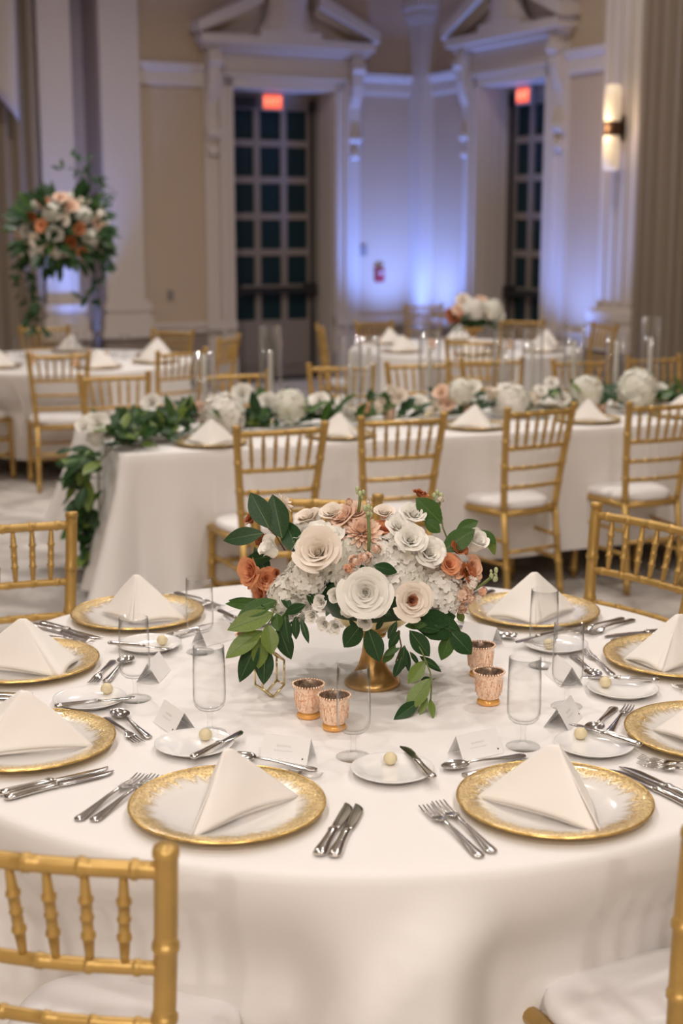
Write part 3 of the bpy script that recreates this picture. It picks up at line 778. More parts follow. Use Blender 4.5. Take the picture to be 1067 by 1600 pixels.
# ------------------------------------------------------------------ the long table
LA0, LA1, LN0, LN1 = 1.28, 6.21, 5.97, 7.03
def long_table():
    t = thing('long_table', 'long rectangular banquet table under a white cloth', 'table', None, (0,0,0), math.radians(21))
    m = MB(); m.box(LA0 + 0.03, LA1 - 0.03, LN0 + 0.03, LN1 - 0.03, TZ - 0.03, TZ - 0.005); build('tabletop', m, M['under'], t, False)
    for a in (LA0 + 0.3, LA1 - 0.3):
        for n in (LN0 + 0.2, LN1 - 0.2):
            m = MB(); m.tube([(a,n,TZ-0.03),(a,n,0)], 0.016, 8); build('leg', m, M['black'], t)
long_table()
def long_cloth():
    # outline of a rounded rectangle, walked with arc length so pleats stay even
    W, H = LA1 - LA0, LN1 - LN0; cr = 0.05; pts = []
    def seg(x0, y0, x1, y1, n, nx, ny):
        for k in range(n): pts.append((x0 + (x1-x0)*k/n, y0 + (y1-y0)*k/n, nx, ny, 0.0))
    def arc(cx, cy, a0, n):
        for k in range(n):
            a = a0 + PI/2*k/n; pts.append((cx + cr*math.cos(a), cy + cr*math.sin(a), math.cos(a), math.sin(a), math.sin(PI*k/n)))
    seg(LA0+cr, LN0, LA1-cr, LN0, 150, 0, -1); arc(LA1-cr, LN0+cr, -PI/2, 12)
    seg(LA1, LN0+cr, LA1, LN1-cr, 40, 1, 0); arc(LA1-cr, LN1-cr, 0, 12)
    seg(LA1-cr, LN1, LA0+cr, LN1, 150, 0, 1); arc(LA0+cr, LN1-cr, PI/2, 12)
    seg(LA0, LN1-cr, LA0, LN0+cr, 40, -1, 0); arc(LA0+cr, LN0+cr, PI, 12)
    N = len(pts); zt = TZ + 0.003; rings = []
    def off(i, d, z): 
        x, y, nx, ny, c = pts[i]; return (x + nx*d, y + ny*d, z)
    rings.append([off(i, -0.03, zt) for i in range(N)])
    rings.append([off(i, 0.0, zt) for i in range(N)]); rings.append([off(i, 0.007, zt - 0.006) for i in range(N)])
    rr = random.Random(5); ph = [rr.uniform(0, 6.28) for _ in range(5)]
    # distance from the nearest corner along the outline drives the corner drape
    cs = [156, 208, 370, 422]
    for q in range(1, 17):
        v = q/16; ring = []
        for i in range(N):
            s = i*0.0325
            dc = min(abs((i - c + N/2) % N - N/2) for c in cs)
            near = math.exp(-(dc/14)**2)
            w = 0.026*math.sin(s*5.2 + ph[0] + math.sin(s*1.7 + ph[1])) + 0.013*math.sin(s*11 + ph[2])
            w += near*(0.16 + 0.12*math.cos(dc*0.55))
            D = 0.60 + 0.02*near + 0.006*math.sin(s*2 + ph[3])
            ring.append(off(i, 0.010 + 0.02*v + max(-0.006, w)*v**1.2, zt - 0.006 - (D - 0.006)*v))
        rings.append(ring)
    m = MB(); m.loft(rings, caps=False)
    m.f.append(tuple(range(N - 1, -1, -1))); m.m.append(0)
    o = build('tablecloth', m, M['cloth'], None, True, (0,0,0), (0,0,math.radians(21)))
    tag(o, 'white rectangular tablecloth on the long table with pleated corner', 'tablecloth', 'white tablecloths')
long_cloth()

# ------------------------------------------------------------------ tableware
TOPZ = TZ + 0.004
def make_charger():
    t = thing('charger_plate', '', 'charger plate')
    m = MB()
    m.lathe([(0.0,0.004),(0.05,0.004),(0.098,0.0045),(0.112,0.007),(0.130,0.0125),(0.150,0.0165),(0.1640,0.0185),(0.1655,0.0175),(0.1645,0.0150),(0.150,0.0125),(0.128,0.0080),(0.108,0.0012),(0.09,0.0),(0.0,0.0)], 72, caps=False)
    build('dish', m, M['charger'], t)
    m = MB()
    n = 72; rings = []
    for k in range(9):
        a = 2*PI*k/8; rings.append([((0.1645 + 0.0022*math.cos(a))*math.cos(2*PI*j/n), (0.1645 + 0.0022*math.cos(a))*math.sin(2*PI*j/n), 0.0170 + 0.0022*math.sin(a)) for j in range(n)])
    m.loft(rings, caps=False); build('gold_edge', m, M['goldrim'], t)
    return t
charger = Maker(make_charger)
def make_napkin(seed, hgt=0.110, LC=(-0.118,0.045), FC=(0.0,-0.132), RC=(0.118,0.045)):
    r = random.Random(seed)
    def fn():
        t = thing('folded_napkin', '', 'napkin')
        def layer(sc, H, zoff, lift, wob):
            A = Vector((0.0,0.0,H)); Lc = Vector((*LC,0)); F = Vector((*FC,0)); Rc = Vector((*RC,0)); nF = F.normalized()
            ph = [r.uniform(0, 6.28) for _ in range(4)]
            def base(u):
                if u < 0: k = -u; p = F.lerp(Lc, k)
                else: k = u; p = F.lerp(Rc, k)
                # soften the front ridge
                p = Vector(p) - nF*0.008*math.exp(-(u/0.09)**2)
                return p*sc
            def g(a, b):
                u = a*2 - 1; tt = b
                w_ = 0.035 + 0.965*tt; bb = base(u); p = Vector((A.x + (bb.x - A.x)*w_**1.12, A.y + (bb.y - A.y)*w_**1.12, A.z*(1 - w_)))
                k = abs(u)
                # faces belly out slightly, hem lifts off the plate between the corners
                out = base(u if abs(u) > 0.02 else 0.02); o2 = Vector((out.x, out.y, 0)).normalized()
                bow = math.sin(PI*min(1,k))*math.sin(PI*tt)
                p += o2*(0.004*bow + wob*math.sin(5*tt + 6*u + ph[0])*tt)
                z = p.z
                if tt < 0.10: z -= 0.005*(1 - tt/0.10)**2
                z += lift*math.sin(PI*min(1,k))*tt**2
                z += 0.010*(k**3)*math.sin(PI*tt)*0.6
                return (p.x, p.y, max(0.0, z) + zoff)
            m = MB(); m.grid(g, 36, 16)
            return m
        o = build('outer_fold', layer(1.0, hgt, 0.003, 0.011, 0.0025), M['napkin'], t); s = o.modifiers.new('thick','SOLIDIFY'); s.thickness = 0.0016
        # turned-over band along the front ridge
        A = Vector((0,0,hgt - 0.006)); F = Vector((*FC,0)); side = Vector((*(LC if seed % 2 else RC),0)); dF = F.normalized(); sd = (side - F).normalized()
        def band(a, b):
            w_ = 0.13 + 0.85*b; c = Vector((F.x*0.985*w_**1.12, F.y*0.985*w_**1.12, A.z*(1 - w_) + 0.004))
            wd = 0.030*(0.35 + 0.65*b)
            p = c + sd*wd*a*(0.9 + 0.1*math.sin(4*b)); lift = 0.0045*math.sin(PI*min(1, a*1.15))
            return tuple(p + dF*(0.0030 + lift*min(1, 2.5*b)) + Vector((0,0,0.003*b)))
        mb = MB(); mb.grid(band, 6, 14); o = build('ridge_fold', mb, M['napkin'], t); s = o.modifiers.new('thick','SOLIDIFY'); s.thickness = 0.0014
        o = build('inner_fold', layer(0.95, hgt - 0.007, 0.002, 0.004, 0.0025), M['napkin'], t); s = o.modifiers.new('thick','SOLIDIFY'); s.thickness = 0.0016
        return t
    return fn
napkins = [Maker(make_napkin(s)) for s in (1, 2, 3)]
NAPC = {'A':((-0.03,0.11),(-0.049,-0.132),(0.119,0.041)),'B':((-0.133,0.02),(0.054,-0.136),(0.06,0.10)),'C':((-0.094,0.013),(0.0,-0.092),(0.13,-0.052)),'D':((-0.128,-0.045),(-0.009,-0.125),(0.109,0.024)),
        'E':((-0.13,-0.03),(0.107,-0.112),(0.117,0.02)),'F':((-0.12,0.09),(-0.10,-0.09),(0.134,-0.022)),'G':((-0.122,-0.008),(-0.06,-0.112),(0.12,0.03)),'H':((-0.11,0.02),(-0.02,-0.12),(0.12,0.05)),'I':((-0.12,0.03),(0.0,-0.12),(0.12,0.03))}

def utensil(m, st, n=10):
    """st: rows of (y, half width, half thickness, z, x)"""
    rings = []
    for row in st:
        y, w, h, z = row[:4]; x = row[4] if len(row) > 4 else 0.0
        rings.append([(x + w*math.cos(2*PI*k/n), y, z + h*math.sin(2*PI*k/n)) for k in range(n)])
    m.loft(rings)
def handle_rows(L):
    return [(0.0,0.004,0.0012,0.003),(0.003,0.0085,0.0022,0.003),(0.010,0.0105,0.0027,0.0032),(0.03,0.0088,0.0026,0.0038),(0.06,0.0062,0.0024,0.006),(0.09,0.0042,0.0022,0.0085),(L,0.0036,0.0020,0.0095)]
def make_fork(scale=1.0):
    def fn():
        t = thing('fork', '', 'fork')
        m = MB(); utensil(m, handle_rows(0.122) + [(0.132,0.0048,0.0017,0.0090)]); build('handle', m, M['steel'], t)
        m = MB(); utensil(m, [(0.130,0.0046,0.0016,0.0092),(0.137,0.0090,0.0014,0.0080),(0.146,0.0122,0.0013,0.0062),(0.156,0.0125,0.0012,0.0048)], 12); neck = build('head', m, M['steel'], t)
        for k in range(4):
            x = (k - 1.5)*0.0071
            m = MB(); utensil(m, [(0.152,0.0023,0.0011,0.0052,x),(0.170,0.0021,0.0011,0.0036,x),(0.188,0.0019,0.0010,0.0042,x),(0.203,0.0010,0.0007,0.0072,x)], 6); build('tine', m, M['steel'], neck)
        t.scale = (scale,)*3
        return t
    return fn
fork = Maker(make_fork(1.03)); dessert_fork = Maker(make_fork(0.86))
def make_knife():
    t = thing('dinner_knife', '', 'knife')
    m = MB(); utensil(m, [(0.0,0.005,0.003,0.0055),(0.004,0.0105,0.0046,0.0055),(0.015,0.0112,0.005,0.0055),(0.05,0.0085,0.0048,0.0055),(0.085,0.0072,0.0046,0.0055),(0.094,0.0092,0.0055,0.0058),(0.101,0.0068,0.0042,0.0055)], 12); build('handle', m, M['steel'], t)
    m = MB(); utensil(m, [(0.100,0.0065,0.0026,0.0050,0),(0.110,0.0088,0.0015,0.0045,0.0012),(0.14,0.0100,0.0012,0.004,0.0020),(0.175,0.0105,0.0010,0.0035,0.0018),(0.195,0.0088,0.0009,0.003,0.0002),(0.207,0.0050,0.0008,0.003,-0.004),(0.212,0.0014,0.0006,0.003,-0.0075)], 10); build('blade', m, M['steel'], t)
    return t
knife = Maker(make_knife)
def make_butter_knife():
    t = thing('butter_knife', '', 'butter knife')
    m = MB(); utensil(m, [(0.0,0.004,0.0026,0.005),(0.004,0.0082,0.0042,0.005),(0.014,0.0085,0.0044,0.005),(0.05,0.0064,0.0042,0.005),(0.078,0.0058,0.0040,0.005),(0.084,0.0076,0.0048,0.0052),(0.090,0.0052,0.0036,0.005)], 12); build('handle', m, M['steel'], t)
    m = MB(); utensil(m, [(0.089,0.005,0.0022,0.0046,0),(0.098,0.0068,0.0013,0.0042,0.001),(0.125,0.0088,0.0011,0.0038,0.002),(0.148,0.0092,0.0010,0.0036,0.001),(0.160,0.0062,0.0008,0.0034,-0.002),(0.165,0.0015,0.0006,0.0034,-0.005)], 10); build('blade', m, M['steel'], t)
    return t
butter_knife = Maker(make_butter_knife)
def make_spoon():
    t = thing('dessert_spoon', '', 'spoon')
    m = MB(); utensil(m, handle_rows(0.115) + [(0.124,0.0045,0.0016,0.0088)]); build('handle', m, M['steel'], t)
    def g(u, v):
        y = -1 + 2*v; wy = math.sqrt(max(0, 1 - y*y))
        x = (u*2 - 1)*wy
        w = 0.0190*(1 - 0.14*y)
        d = 1 - (x*x + y*y)
        return (x*w, 0.149 + y*0.0285, 0.0095 - 0.0078*max(0, d)**0.8)
    m = MB(); m.grid(g, 12, 16); o = build('bowl', m, M['steel'], t); s = o.modifiers.new('thick','SOLIDIFY'); s.thickness = 0.0012; s.offset = 1
    return t
spoon = Maker(make_spoon)
def make_bread_plate():
    t = thing('bread_plate', '', 'plate')
    m = MB(); m.lathe([(0.0,0.0050),(0.046,0.0050),(0.052,0.0064),(0.066,0.0118),(0.0735,0.0142),(0.0750,0.0138),(0.0738,0.0122),(0.064,0.0088),(0.052,0.0030)], 56, caps=False); build('dish', m, M['china'], t)
    m = MB(); m.lathe([(0.052,0.0034),(0.050,0.0),(0.046,0.0),(0.045,0.0040)], 48, caps=False); build('foot_ring', m, M['china'], t)
    return t
bread_plate = Maker(make_bread_plate)
def make_butter():
    t = thing('butter_ball', '', 'butter')
    m = MB(); n = 28; rings = []
    for j in range(11):
        th = PI*j/10; row = []
        for k in range(n):
            rr = 0.0125*(1 + 0.035*math.cos(14*2*PI*k/n))
            row.append((rr*max(0.02, math.sin(th))*math.cos(2*PI*k/n), rr*max(0.02, math.sin(th))*math.sin(2*PI*k/n), 0.0118 - 0.0118*math.cos(th)))
        rings.append(row)
    m.loft(rings); build('ridged_ball', m, M['butter'], t)
    return t
butter = Maker(make_butter)
def make_card():
    t = thing('place_card', '', 'place card')
    W, Hh, D = 0.046, 0.043, 0.026; th = 0.0006
    for s, nm in ((-1,'front_panel'),(1,'back_panel')):
        m = MB()
        v = [(-W,s*D,0),(W,s*D,0),(W,0,Hh),(-W,0,Hh)]; nrm = Vector((0, s*Hh, D)).normalized()*th
        m.add(v + [tuple(Vector(p) - nrm) for p in v], [(0,1,2,3),(7,6,5,4),(0,4,5,1),(1,5,6,2),(2,6,7,3),(3,7,4,0)])
        p = build(nm, m, M['card'], t, False)
        if s < 0:
            def on(x, k, e=0.0004): return Vector((x, -D + D*k, Hh*k)) + Vector((0,-Hh,D)).normalized()*e
            rr = random.Random(4); m = MB()
            for (k0, x0, x1, a) in ((0.60,-0.018,0.010,0.05),(0.42,-0.022,0.014,0.03)):
                pts = []
                for q in range(34):
                    u = q/33; pts.append(on(x0 + (x1-x0)*u + 0.0012*math.sin(q*1.9), k0 + a*math.sin(q*1.45 + rr.uniform(-0.5,0.5))*(1.4 if q < 5 else 0.8)))
                m.tube(pts, 0.00018, 4)
            build('script_lettering', m, M['ink'], p)
            m = MB(); c = on(0.036, 0.20, 0.0)
            m.loft([[c + Vector((r*math.cos(2*PI*k/8), -0.6*h + r*math.sin(2*PI*k/8)*0.5, r*math.sin(2*PI*k/8)*0.85 + 0.4*h)) for k in range(8)] for r, h in ((0.0018,0.0),(0.0018,0.0008),(0.0009,0.0015))])
            build('gem', m, M['gem'], p)
    return t
card = Maker(make_card)
def make_water_glass():
    t = thing('water_glass', '', 'drinking glass')
    outer = [(0.0010,0.046),(0.012,0.0475),(0.022,0.051),(0.0285,0.058),(0.0315,0.068),(0.0320,0.085),(0.0312,0.130),(0.0300,0.176)]
    inner = [(0.0292,0.1765),(0.0304,0.130),(0.0311,0.085),(0.0303,0.069),(0.0270,0.061),(0.020,0.0555),(0.010,0.053),(0.0005,0.0525)]
    m = MB(); m.lathe(outer + inner, 40, caps=False); build('bowl', m, M['glass'], t)
    m = MB(); m.lathe([(0.0095,0.0468),(0.0060,0.042),(0.0046,0.034),(0.0044,0.022),(0.0056,0.012),(0.0095,0.0062)], 20, caps=False); build('stem', m, M['glass'], t)
    m = MB(); m.lathe([(0.0095,0.0062),(0.020,0.0040),(0.0315,0.0022),(0.0325,0.0012),(0.0315,0.0003),(0.0,0.0003)], 40, caps=False); build('foot', m, M['glass'], t)
    return t
water_glass = Maker(make_water_glass)
def make_votive():
    t = thing('votive_holder', '', 'candle holder')
    m = MB(); n = 48
    def ring(r, z, flute): return [(r*(1 + flute*math.cos(12*2*PI*k/n))*math.cos(2*PI*k/n), r*(1 + flute*math.cos(12*2*PI*k/n))*math.sin(2*PI*k/n), z) for k in range(n)]
    m.loft([ring(0.0205,0.012,0.02),ring(0.0235,0.018,0.03),ring(0.0262,0.028,0.03),ring(0.0278,0.042,0.025),ring(0.0290,0.056,0.02),ring(0.0305,0.0640,0.0),ring(0.0320,0.0665,0.0)], caps=False)
    cup = build('cup', m, M['votive'], t)
    m = MB(); m.lathe([(0.0308,0.0670),(0.0280,0.060),(0.0262,0.040),(0.0225,0.020),(0.0,0.018)], 36, caps=False); build('lining', m, M['votive_in'], t)
    m = MB(); m.lathe([(0.018,0.0125),(0.0195,0.0105),(0.0235,0.008),(0.0245,0.004),(0.0230,0.0),(0.0,0.0)], 36, caps=False); build('foot', m, M['votive_foot'], t)
    m = MB()
    for k in range(34):
        a = 2*PI*k/34; c = (0.0316*math.cos(a), 0.0316*math.sin(a), 0.0680); r = 0.0027
        m.loft([[(c[0] + r*math.sin(th)*math.cos(2*PI*j/6), c[1] + r*math.sin(th)*math.sin(2*PI*j/6), c[2] + r*math.cos(th)) for j in range(6)] for th in (0.15,0.9,1.57,2.24,3.0)])
    build('beaded_rim', m, M['votive'], cup)
    m = MB()
    for k in range(12):            # raised pointed panels
        a = 2*PI*(k + 0.5)/12
        pts = []
        for q in range(9):
            u = q/8; z = 0.022 + 0.034*math.sin(PI*u); da = (u - 0.5)*0.46
            rr = 0.0262 + (z - 0.022)*0.085 + 0.0006
            pts.append((rr*math.cos(a + da), rr*math.sin(a + da), z))
        m.tube(pts, 0.0007, 4)
    build('relief', m, M['votive'], cup)
    return t
votive = Maker(make_votive)

# ------------------------------------------------------------------ the nine place settings of the near table
SEATS = {   # x, y, phrase, napkin yaw (degrees, world), napkin kind
 'A': (-0.192,2.248,'front left setting', -10, 0), 'B': (0.361,2.267,'front right setting', 38, 1),
 'F': (-0.594,2.549,'lower setting at the left edge', -32, 2), 'E': (-0.708,3.046,'upper setting at the left edge', 42, 0),
 'C': (-0.512,3.451,'back left setting', 4, 1), 'D': (0.485,3.476,'back right setting', 8, 2),
 'G': (0.759,3.084,'upper setting at the right edge', 16, 0), 'H': (0.712,2.597,'lower setting at the right edge', -60, 1),
 'I': (-0.01,3.668,'back setting hidden behind the flowers', 0, 2)}
BREAD = {'A':(-0.171,0.250),'B':(-0.177,0.250),'F':(-0.176,0.195),'E':(-0.181,0.235),'C':(-0.175,0.235),'D':(-0.195,0.212),'G':(-0.180,0.208),'H':(-0.159,0.186)}
BUT = {'A':(0.008,0.034),'B':(0.012,0.030),'F':(-0.020,0.046),'E':(-0.012,0.028),'C':(0.0,0.03),'D':(0.0,0.03),'G':(0.026,0.028),'H':(0.026,0.034)}
GLASS = {'A':(0.022,2.496),'B':(0.343,2.549),'F':(-0.255,2.621),'E':(-0.428,2.823),'C':(-0.326,3.157),'G':(0.45,3.05),'H':(0.461,2.778)}
CARDF = {'A':(0.012,0.262,0),'B':(0.012,0.272,4),'F':(0.044,0.285,0),'E':(0.02,0.304,0),'C':(0.0,0.29,0),'D':(-0.03,0.28,0),'G':(-0.07,0.297,0),'H':(-0.04,0.283,0)}
for key, (sx, sy, ph, nyaw, nk) in SEATS.items():
    fx, fy = TCX - sx, TCY - sy; n = math.hypot(fx, fy); fx /= n; fy /= n
    rz = face(fx, fy)
    def loc(R, F, z=TOPZ): return (sx + R*fy + F*fx, sy - R*fx + F*fy, z)
    def deg(d): return rz + math.radians(d)
    j = random.Random(ord(key)); J = lambda s: j.uniform(-s, s)
    charger('gold-rimmed glass charger plate of the ' + ph, (sx, sy, TOPZ), j.uniform(0, 6.28), 'gold-rimmed charger plates')
    Maker(make_napkin(ord(key), 0.085 if key == 'H' else 0.112, *NAPC[key]))('ivory napkin folded to a peak at the ' + ph, (sx, sy, TOPZ + 0.0045), 0, 'folded napkins')
    knife('dinner knife nearer the charger of the ' + ph, loc(0.204, -0.122), deg(5 + J(1.5)), 'dinner knives')
    knife('outer dinner knife of the ' + ph, loc(0.228, -0.120), deg(5 + J(1.5)), 'dinner knives')
    if key == 'I': continue
    fork('outer fork left of the charger at the ' + ph, loc(-0.2195, -0.118), deg(-5 + J(1)), 'dinner forks')
    fork('inner fork left of the charger at the ' + ph, loc(-0.193, -0.113), deg(-5 + J(1)), 'dinner forks')
    spoon('dessert spoon laid above the charger of the ' + ph, loc(0.085, 0.214 + J(0.003)), deg(88 + J(4)), 'dessert spoons')
    dessert_fork('dessert fork laid above the charger of the ' + ph, loc(-0.070, 0.184), deg(-90 + J(3)), 'dessert forks')
    bx, by = BREAD[key]
    bread_plate('small white bread plate of the ' + ph, loc(bx, by), 0, 'bread plates')
    ox, oy = BUT[key]
    butter('ridged butter ball on the bread plate of the ' + ph, loc(bx + ox, by + oy, TOPZ + 0.0054), j.uniform(0, 6), 'butter balls')
    kx = 0.022 if key not in ('G','H') else 0.0
    o = butter_knife('butter knife across the bread plate of the ' + ph, loc(bx + kx + 0.012, by - 0.088, TOPZ + 0.0143), deg(-10 + J(3) if key not in 'GH' else -20), 'butter knives')
    cx, cy, cr = CARDF[key]
    card('white tent place card of the ' + ph, loc(cx, cy), deg(cr), 'tent place cards')
    if key in GLASS:
        gx, gy = GLASS[key]
        water_glass('empty stemmed water glass of the ' + ph, (gx, gy, TOPZ), j.uniform(0, 6), 'stemmed water glasses')
for lab, x, y in (('left of the two votives left of the compote foot', -0.066, 2.719), ('nearer votive behind the front water glass', -0.014, 2.650),
                  ('further of the two votives right of the flowers', 0.304, 2.988), ('nearer of the two votives right of the flowers', 0.303, 2.800),
                  ('votive hidden behind the drooping left leaves', -0.205, 3.07)):
    votive('rose gold mercury glass ' + lab, (x, y, TOPZ), rnd.uniform(0, 6), 'rose gold votive holders')

def make_wire_holder():
    """open gold frame: two hexagons joined by struts, with a clear slot for a card"""
    t = thing('geometric_holder', '', 'card holder')
    pts = [(0.0,0.0,0.0),(0.026,0.0,0.022),(0.026,0.0,0.075),(0.0,0.0,0.098),(-0.026,0.0,0.075),(-0.026,0.0,0.022)]
    for y in (-0.016, 0.016):
        m = MB()
        for i in range(6):
            a, b = pts[i], pts[(i+1) % 6]; m.tube([(a[0],y,a[2]+0.003),(b[0],y,b[2]+0.003)], 0.0024, 6)
        build('hexagon_frame', m, M['wire'], t)
    for i in (0, 1, 2, 3, 4, 5):
        a = pts[i]; m = MB(); m.tube([(a[0],-0.016,a[2]+0.003),(a[0],0.016,a[2]+0.003)], 0.0022, 6); build('strut', m, M['wire'], t)
    return t
wire_holder = Maker(make_wire_holder)
wire_holder('open gold hexagon wire holder under the drooping left leaves', (-0.150, 2.845, TOPZ), math.radians(32), 'gold hexagon holders')

# ------------------------------------------------------------------ flowers and foliage
def leaf_mesh(name, mt, hw, droop, fold=0.16, wavy=0.0, pw=1.0):
    """leaf of unit length along +Y"""
    def g(u, v):
        x = u*2 - 1; w = hw*(math.sin(PI*min(1, max(0, v))**pw)**0.85 if 0 < v < 1 else 0.0)
        w = max(w, 0.004)
        z = -droop*v*v + fold*abs(x)*w + wavy*math.sin(9*v + 2*x)*abs(x)
        return (x*w, v, z)
    m = MB(); m.grid(g, 6, 10)
    def r(u, v):
        x = u*2 - 1; return (x*0.012*(1 - v*0.8), 0.02 + 0.95*v, -droop*(0.02 + 0.95*v)**2 + 0.006)
    m.grid(r, 1, 10, 1)
    return m.mesh(name, [mt, M['vein']])
LEAF = {}
for key, mt in (('d','leaf_dark'),('m','leaf_mid'),('l','leaf_light')):
    LEAF[key + 'b'] = leaf_mesh('broad_leaf', M[mt], 0.27, 0.10)
    LEAF[key + 'n'] = leaf_mesh('narrow_leaf', M[mt], 0.185, 0.16, wavy=0.008)
    LEAF[key + 't'] = leaf_mesh('thin_leaf', M[mt], 0.12, 0.12, wavy=0.008)
def put_leaf(parent, origin, me, base, tip, up=(0,-0.6,0.8), scale_w=1.0, nm='leaf'):
    base = Vector(base); tip = Vector(tip); d = tip - base; L = d.length; y = d.normalized()
    z = Vector(up); z = (z - y*z.dot(y))
    if z.length < 1e-3: z = Vector((1,0,0)) - y*y.x
    z.normalize(); x = y.cross(z)
    R = Matrix((x, y, z)).transposed()
    o = obj(nm, me, parent, base - origin, R.to_euler(), (L*scale_w, L, L))
    return o
def rose_mesh(name, mt, n=22, opening=1.0, seed=1, core=None, tight=1.0, ruffle=0.02):
    n = int(n*1.2)
    r = random.Random(seed); m = MB()
    for i in range(n):
        f = i/(n - 1); phi = i*2.39996 + r.uniform(-0.15, 0.15)
        rad0 = 0.03 + 0.30*f**1.1; L = 0.44 + 0.42*f
        t0 = 0.02 + 0.30*f*opening; t1 = -0.28 + opening*(0.22 + 1.45*f**1.15)
        half = (1.35 - 0.55*f)*tight; z0 = -0.02 - 0.16*f
        jt = r.uniform(-0.16, 0.16)*f; L *= r.uniform(0.92, 1.08); NU, NV = 7, 6; rows = []
        for b in range(NV + 1):
            v = b/NV; row = []
            for a in range(NU + 1):
                u = a/NU*2 - 1; ln = L*(1 - 0.22*abs(u)**2.6); rr, zz = rad0, z0; st = 6
                for k in range(st):
                    q = v*(k + 0.5)/st; th = t0 + (t1 + jt - t0)*q**1.4
                    rr += math.sin(th)*ln*v/st; zz += math.cos(th)*ln*v/st
                if v > 0.6: e = (v - 0.6)/0.4; rr += 0.09*f*e*e*(1 + abs(u)); zz += ruffle*math.sin(5*u + i)*e - 0.05*f*e**3
                wv = 0.45 + 0.55*math.sin(PI*min(0.5, 0.12 + v*0.55))
                ang = phi + u*half*wv
                row.append((rr*math.cos(ang), rr*math.sin(ang), zz))
            rows.append(row)
        vs = [p for row in rows for p in row]
        m.add(vs, [(b*(NU+1)+a, b*(NU+1)+a+1, (b+1)*(NU+1)+a+1, (b+1)*(NU+1)+a) for b in range(NV) for a in range(NU)], 1 if (core and f < 0.36) else 0)
    m.lathe([(0.02,0.22),(0.05,0.20),(0.08,0.12),(0.12,0.0),(0.28,-0.15),(0.22,-0.24),(0.02,-0.28)], 12, 1 if core else 0)
    return m.mesh(name, [mt, core] if core else mt)
def mum_mesh(name, mt, n=90, seed=2):
    r = random.Random(seed); m = MB()
    for i in range(n):
        f = (i + 0.5)/n; phi = i*2.39996; th = 0.15 + 1.35*f + r.uniform(-0.08, 0.08); L = 0.55 + 0.42*f
        ca, sa = math.cos(phi), math.sin(phi); w = 0.075
        pts = []
        for v in (0.1, 0.5, 0.85, 1.0):
            t2 = th + (0.2 - 0.5*(1 - f))*v; rr = math.sin(t2)*L*v; zz = math.cos(t2)*L*v*0.8
            ww = w*(0.5 + v) if v < 0.9 else w*0.4
            pts += [(rr*ca - ww*sa, rr*sa + ww*ca, zz + 0.03), (rr*ca, rr*sa, zz), (rr*ca + ww*sa, rr*sa - ww*ca, zz + 0.03)]
        m.add(pts, [(k*3+j, k*3+j+1, k*3+j+4, k*3+j+3) for k in range(3) for j in range(2)])
    return m.mesh(name, mt)
def floret(m, c, nrm, size, np_, r, mi=0, cup=0.25):
    nrm = nrm.normalized(); x = nrm.orthogonal().normalized(); y = nrm.cross(x); a0 = r.uniform(0, 6.28)
    for k in range(np_):
        a = a0 + 2*PI*k/np_; d = x*math.cos(a) + y*math.sin(a); e = nrm.cross(d); w = size*(0.62 if np_ == 4 else 0.5)
        P = lambda l, s, h: c + d*l*size + e*s*w + nrm*h*size
        h1 = cup + r.uniform(-0.12, 0.12)
        m.add([P(0,0,0), P(0.45,0.75,h1*0.8), P(0.95,0.55,h1*0.8), P(1.08,0,h1*0.5), P(0.95,-0.55,h1*0.8), P(0.45,-0.75,h1*0.8), P(0.6,0,h1*0.35)],
              [(0,6,1),(1,6,2),(2,6,3),(3,6,4),(4,6,5),(5,6,0)], mi)
def hydrangea_mesh(name, mt, n=95, seed=3):
    r = random.Random(seed); m = MB()
    m.lathe([(0.02,-0.55),(0.5,-0.45),(0.78,-0.1),(0.78,0.25),(0.55,0.58),(0.25,0.74),(0.02,0.78)], 14)
    for i in range(n):
        z = 1 - 1.45*(i + 0.5)/n; rr = math.sqrt(max(0, 1 - z*z)); a = i*2.39996
        d = Vector((rr*math.cos(a), rr*math.sin(a), z))
        floret(m, d*r.uniform(0.80, 0.98), d + Vector((r.uniform(-.3,.3), r.uniform(-.3,.3), r.uniform(-.3,.3))), 0.20, 4, r)
    return m.mesh(name, mt)
def cluster_mesh(name, mt, n=9, seed=4):
    r = random.Random(seed); m = MB()
    for i in range(n):
        d = Vector((r.uniform(-1,1), r.uniform(-1,1), r.uniform(-0.3,1))).normalized()
        c = d*r.uniform(0.35, 0.65)
        floret(m, c, d, 0.38, 5, r, 0, 0.35); floret(m, c + d*0.06, d, 0.22, 5, r, 0, 0.6)
    m.lathe([(0.02,-0.4),(0.3,-0.3),(0.4,0.05),(0.25,0.35),(0.02,0.45)], 8)
    return m.mesh(name, mt)
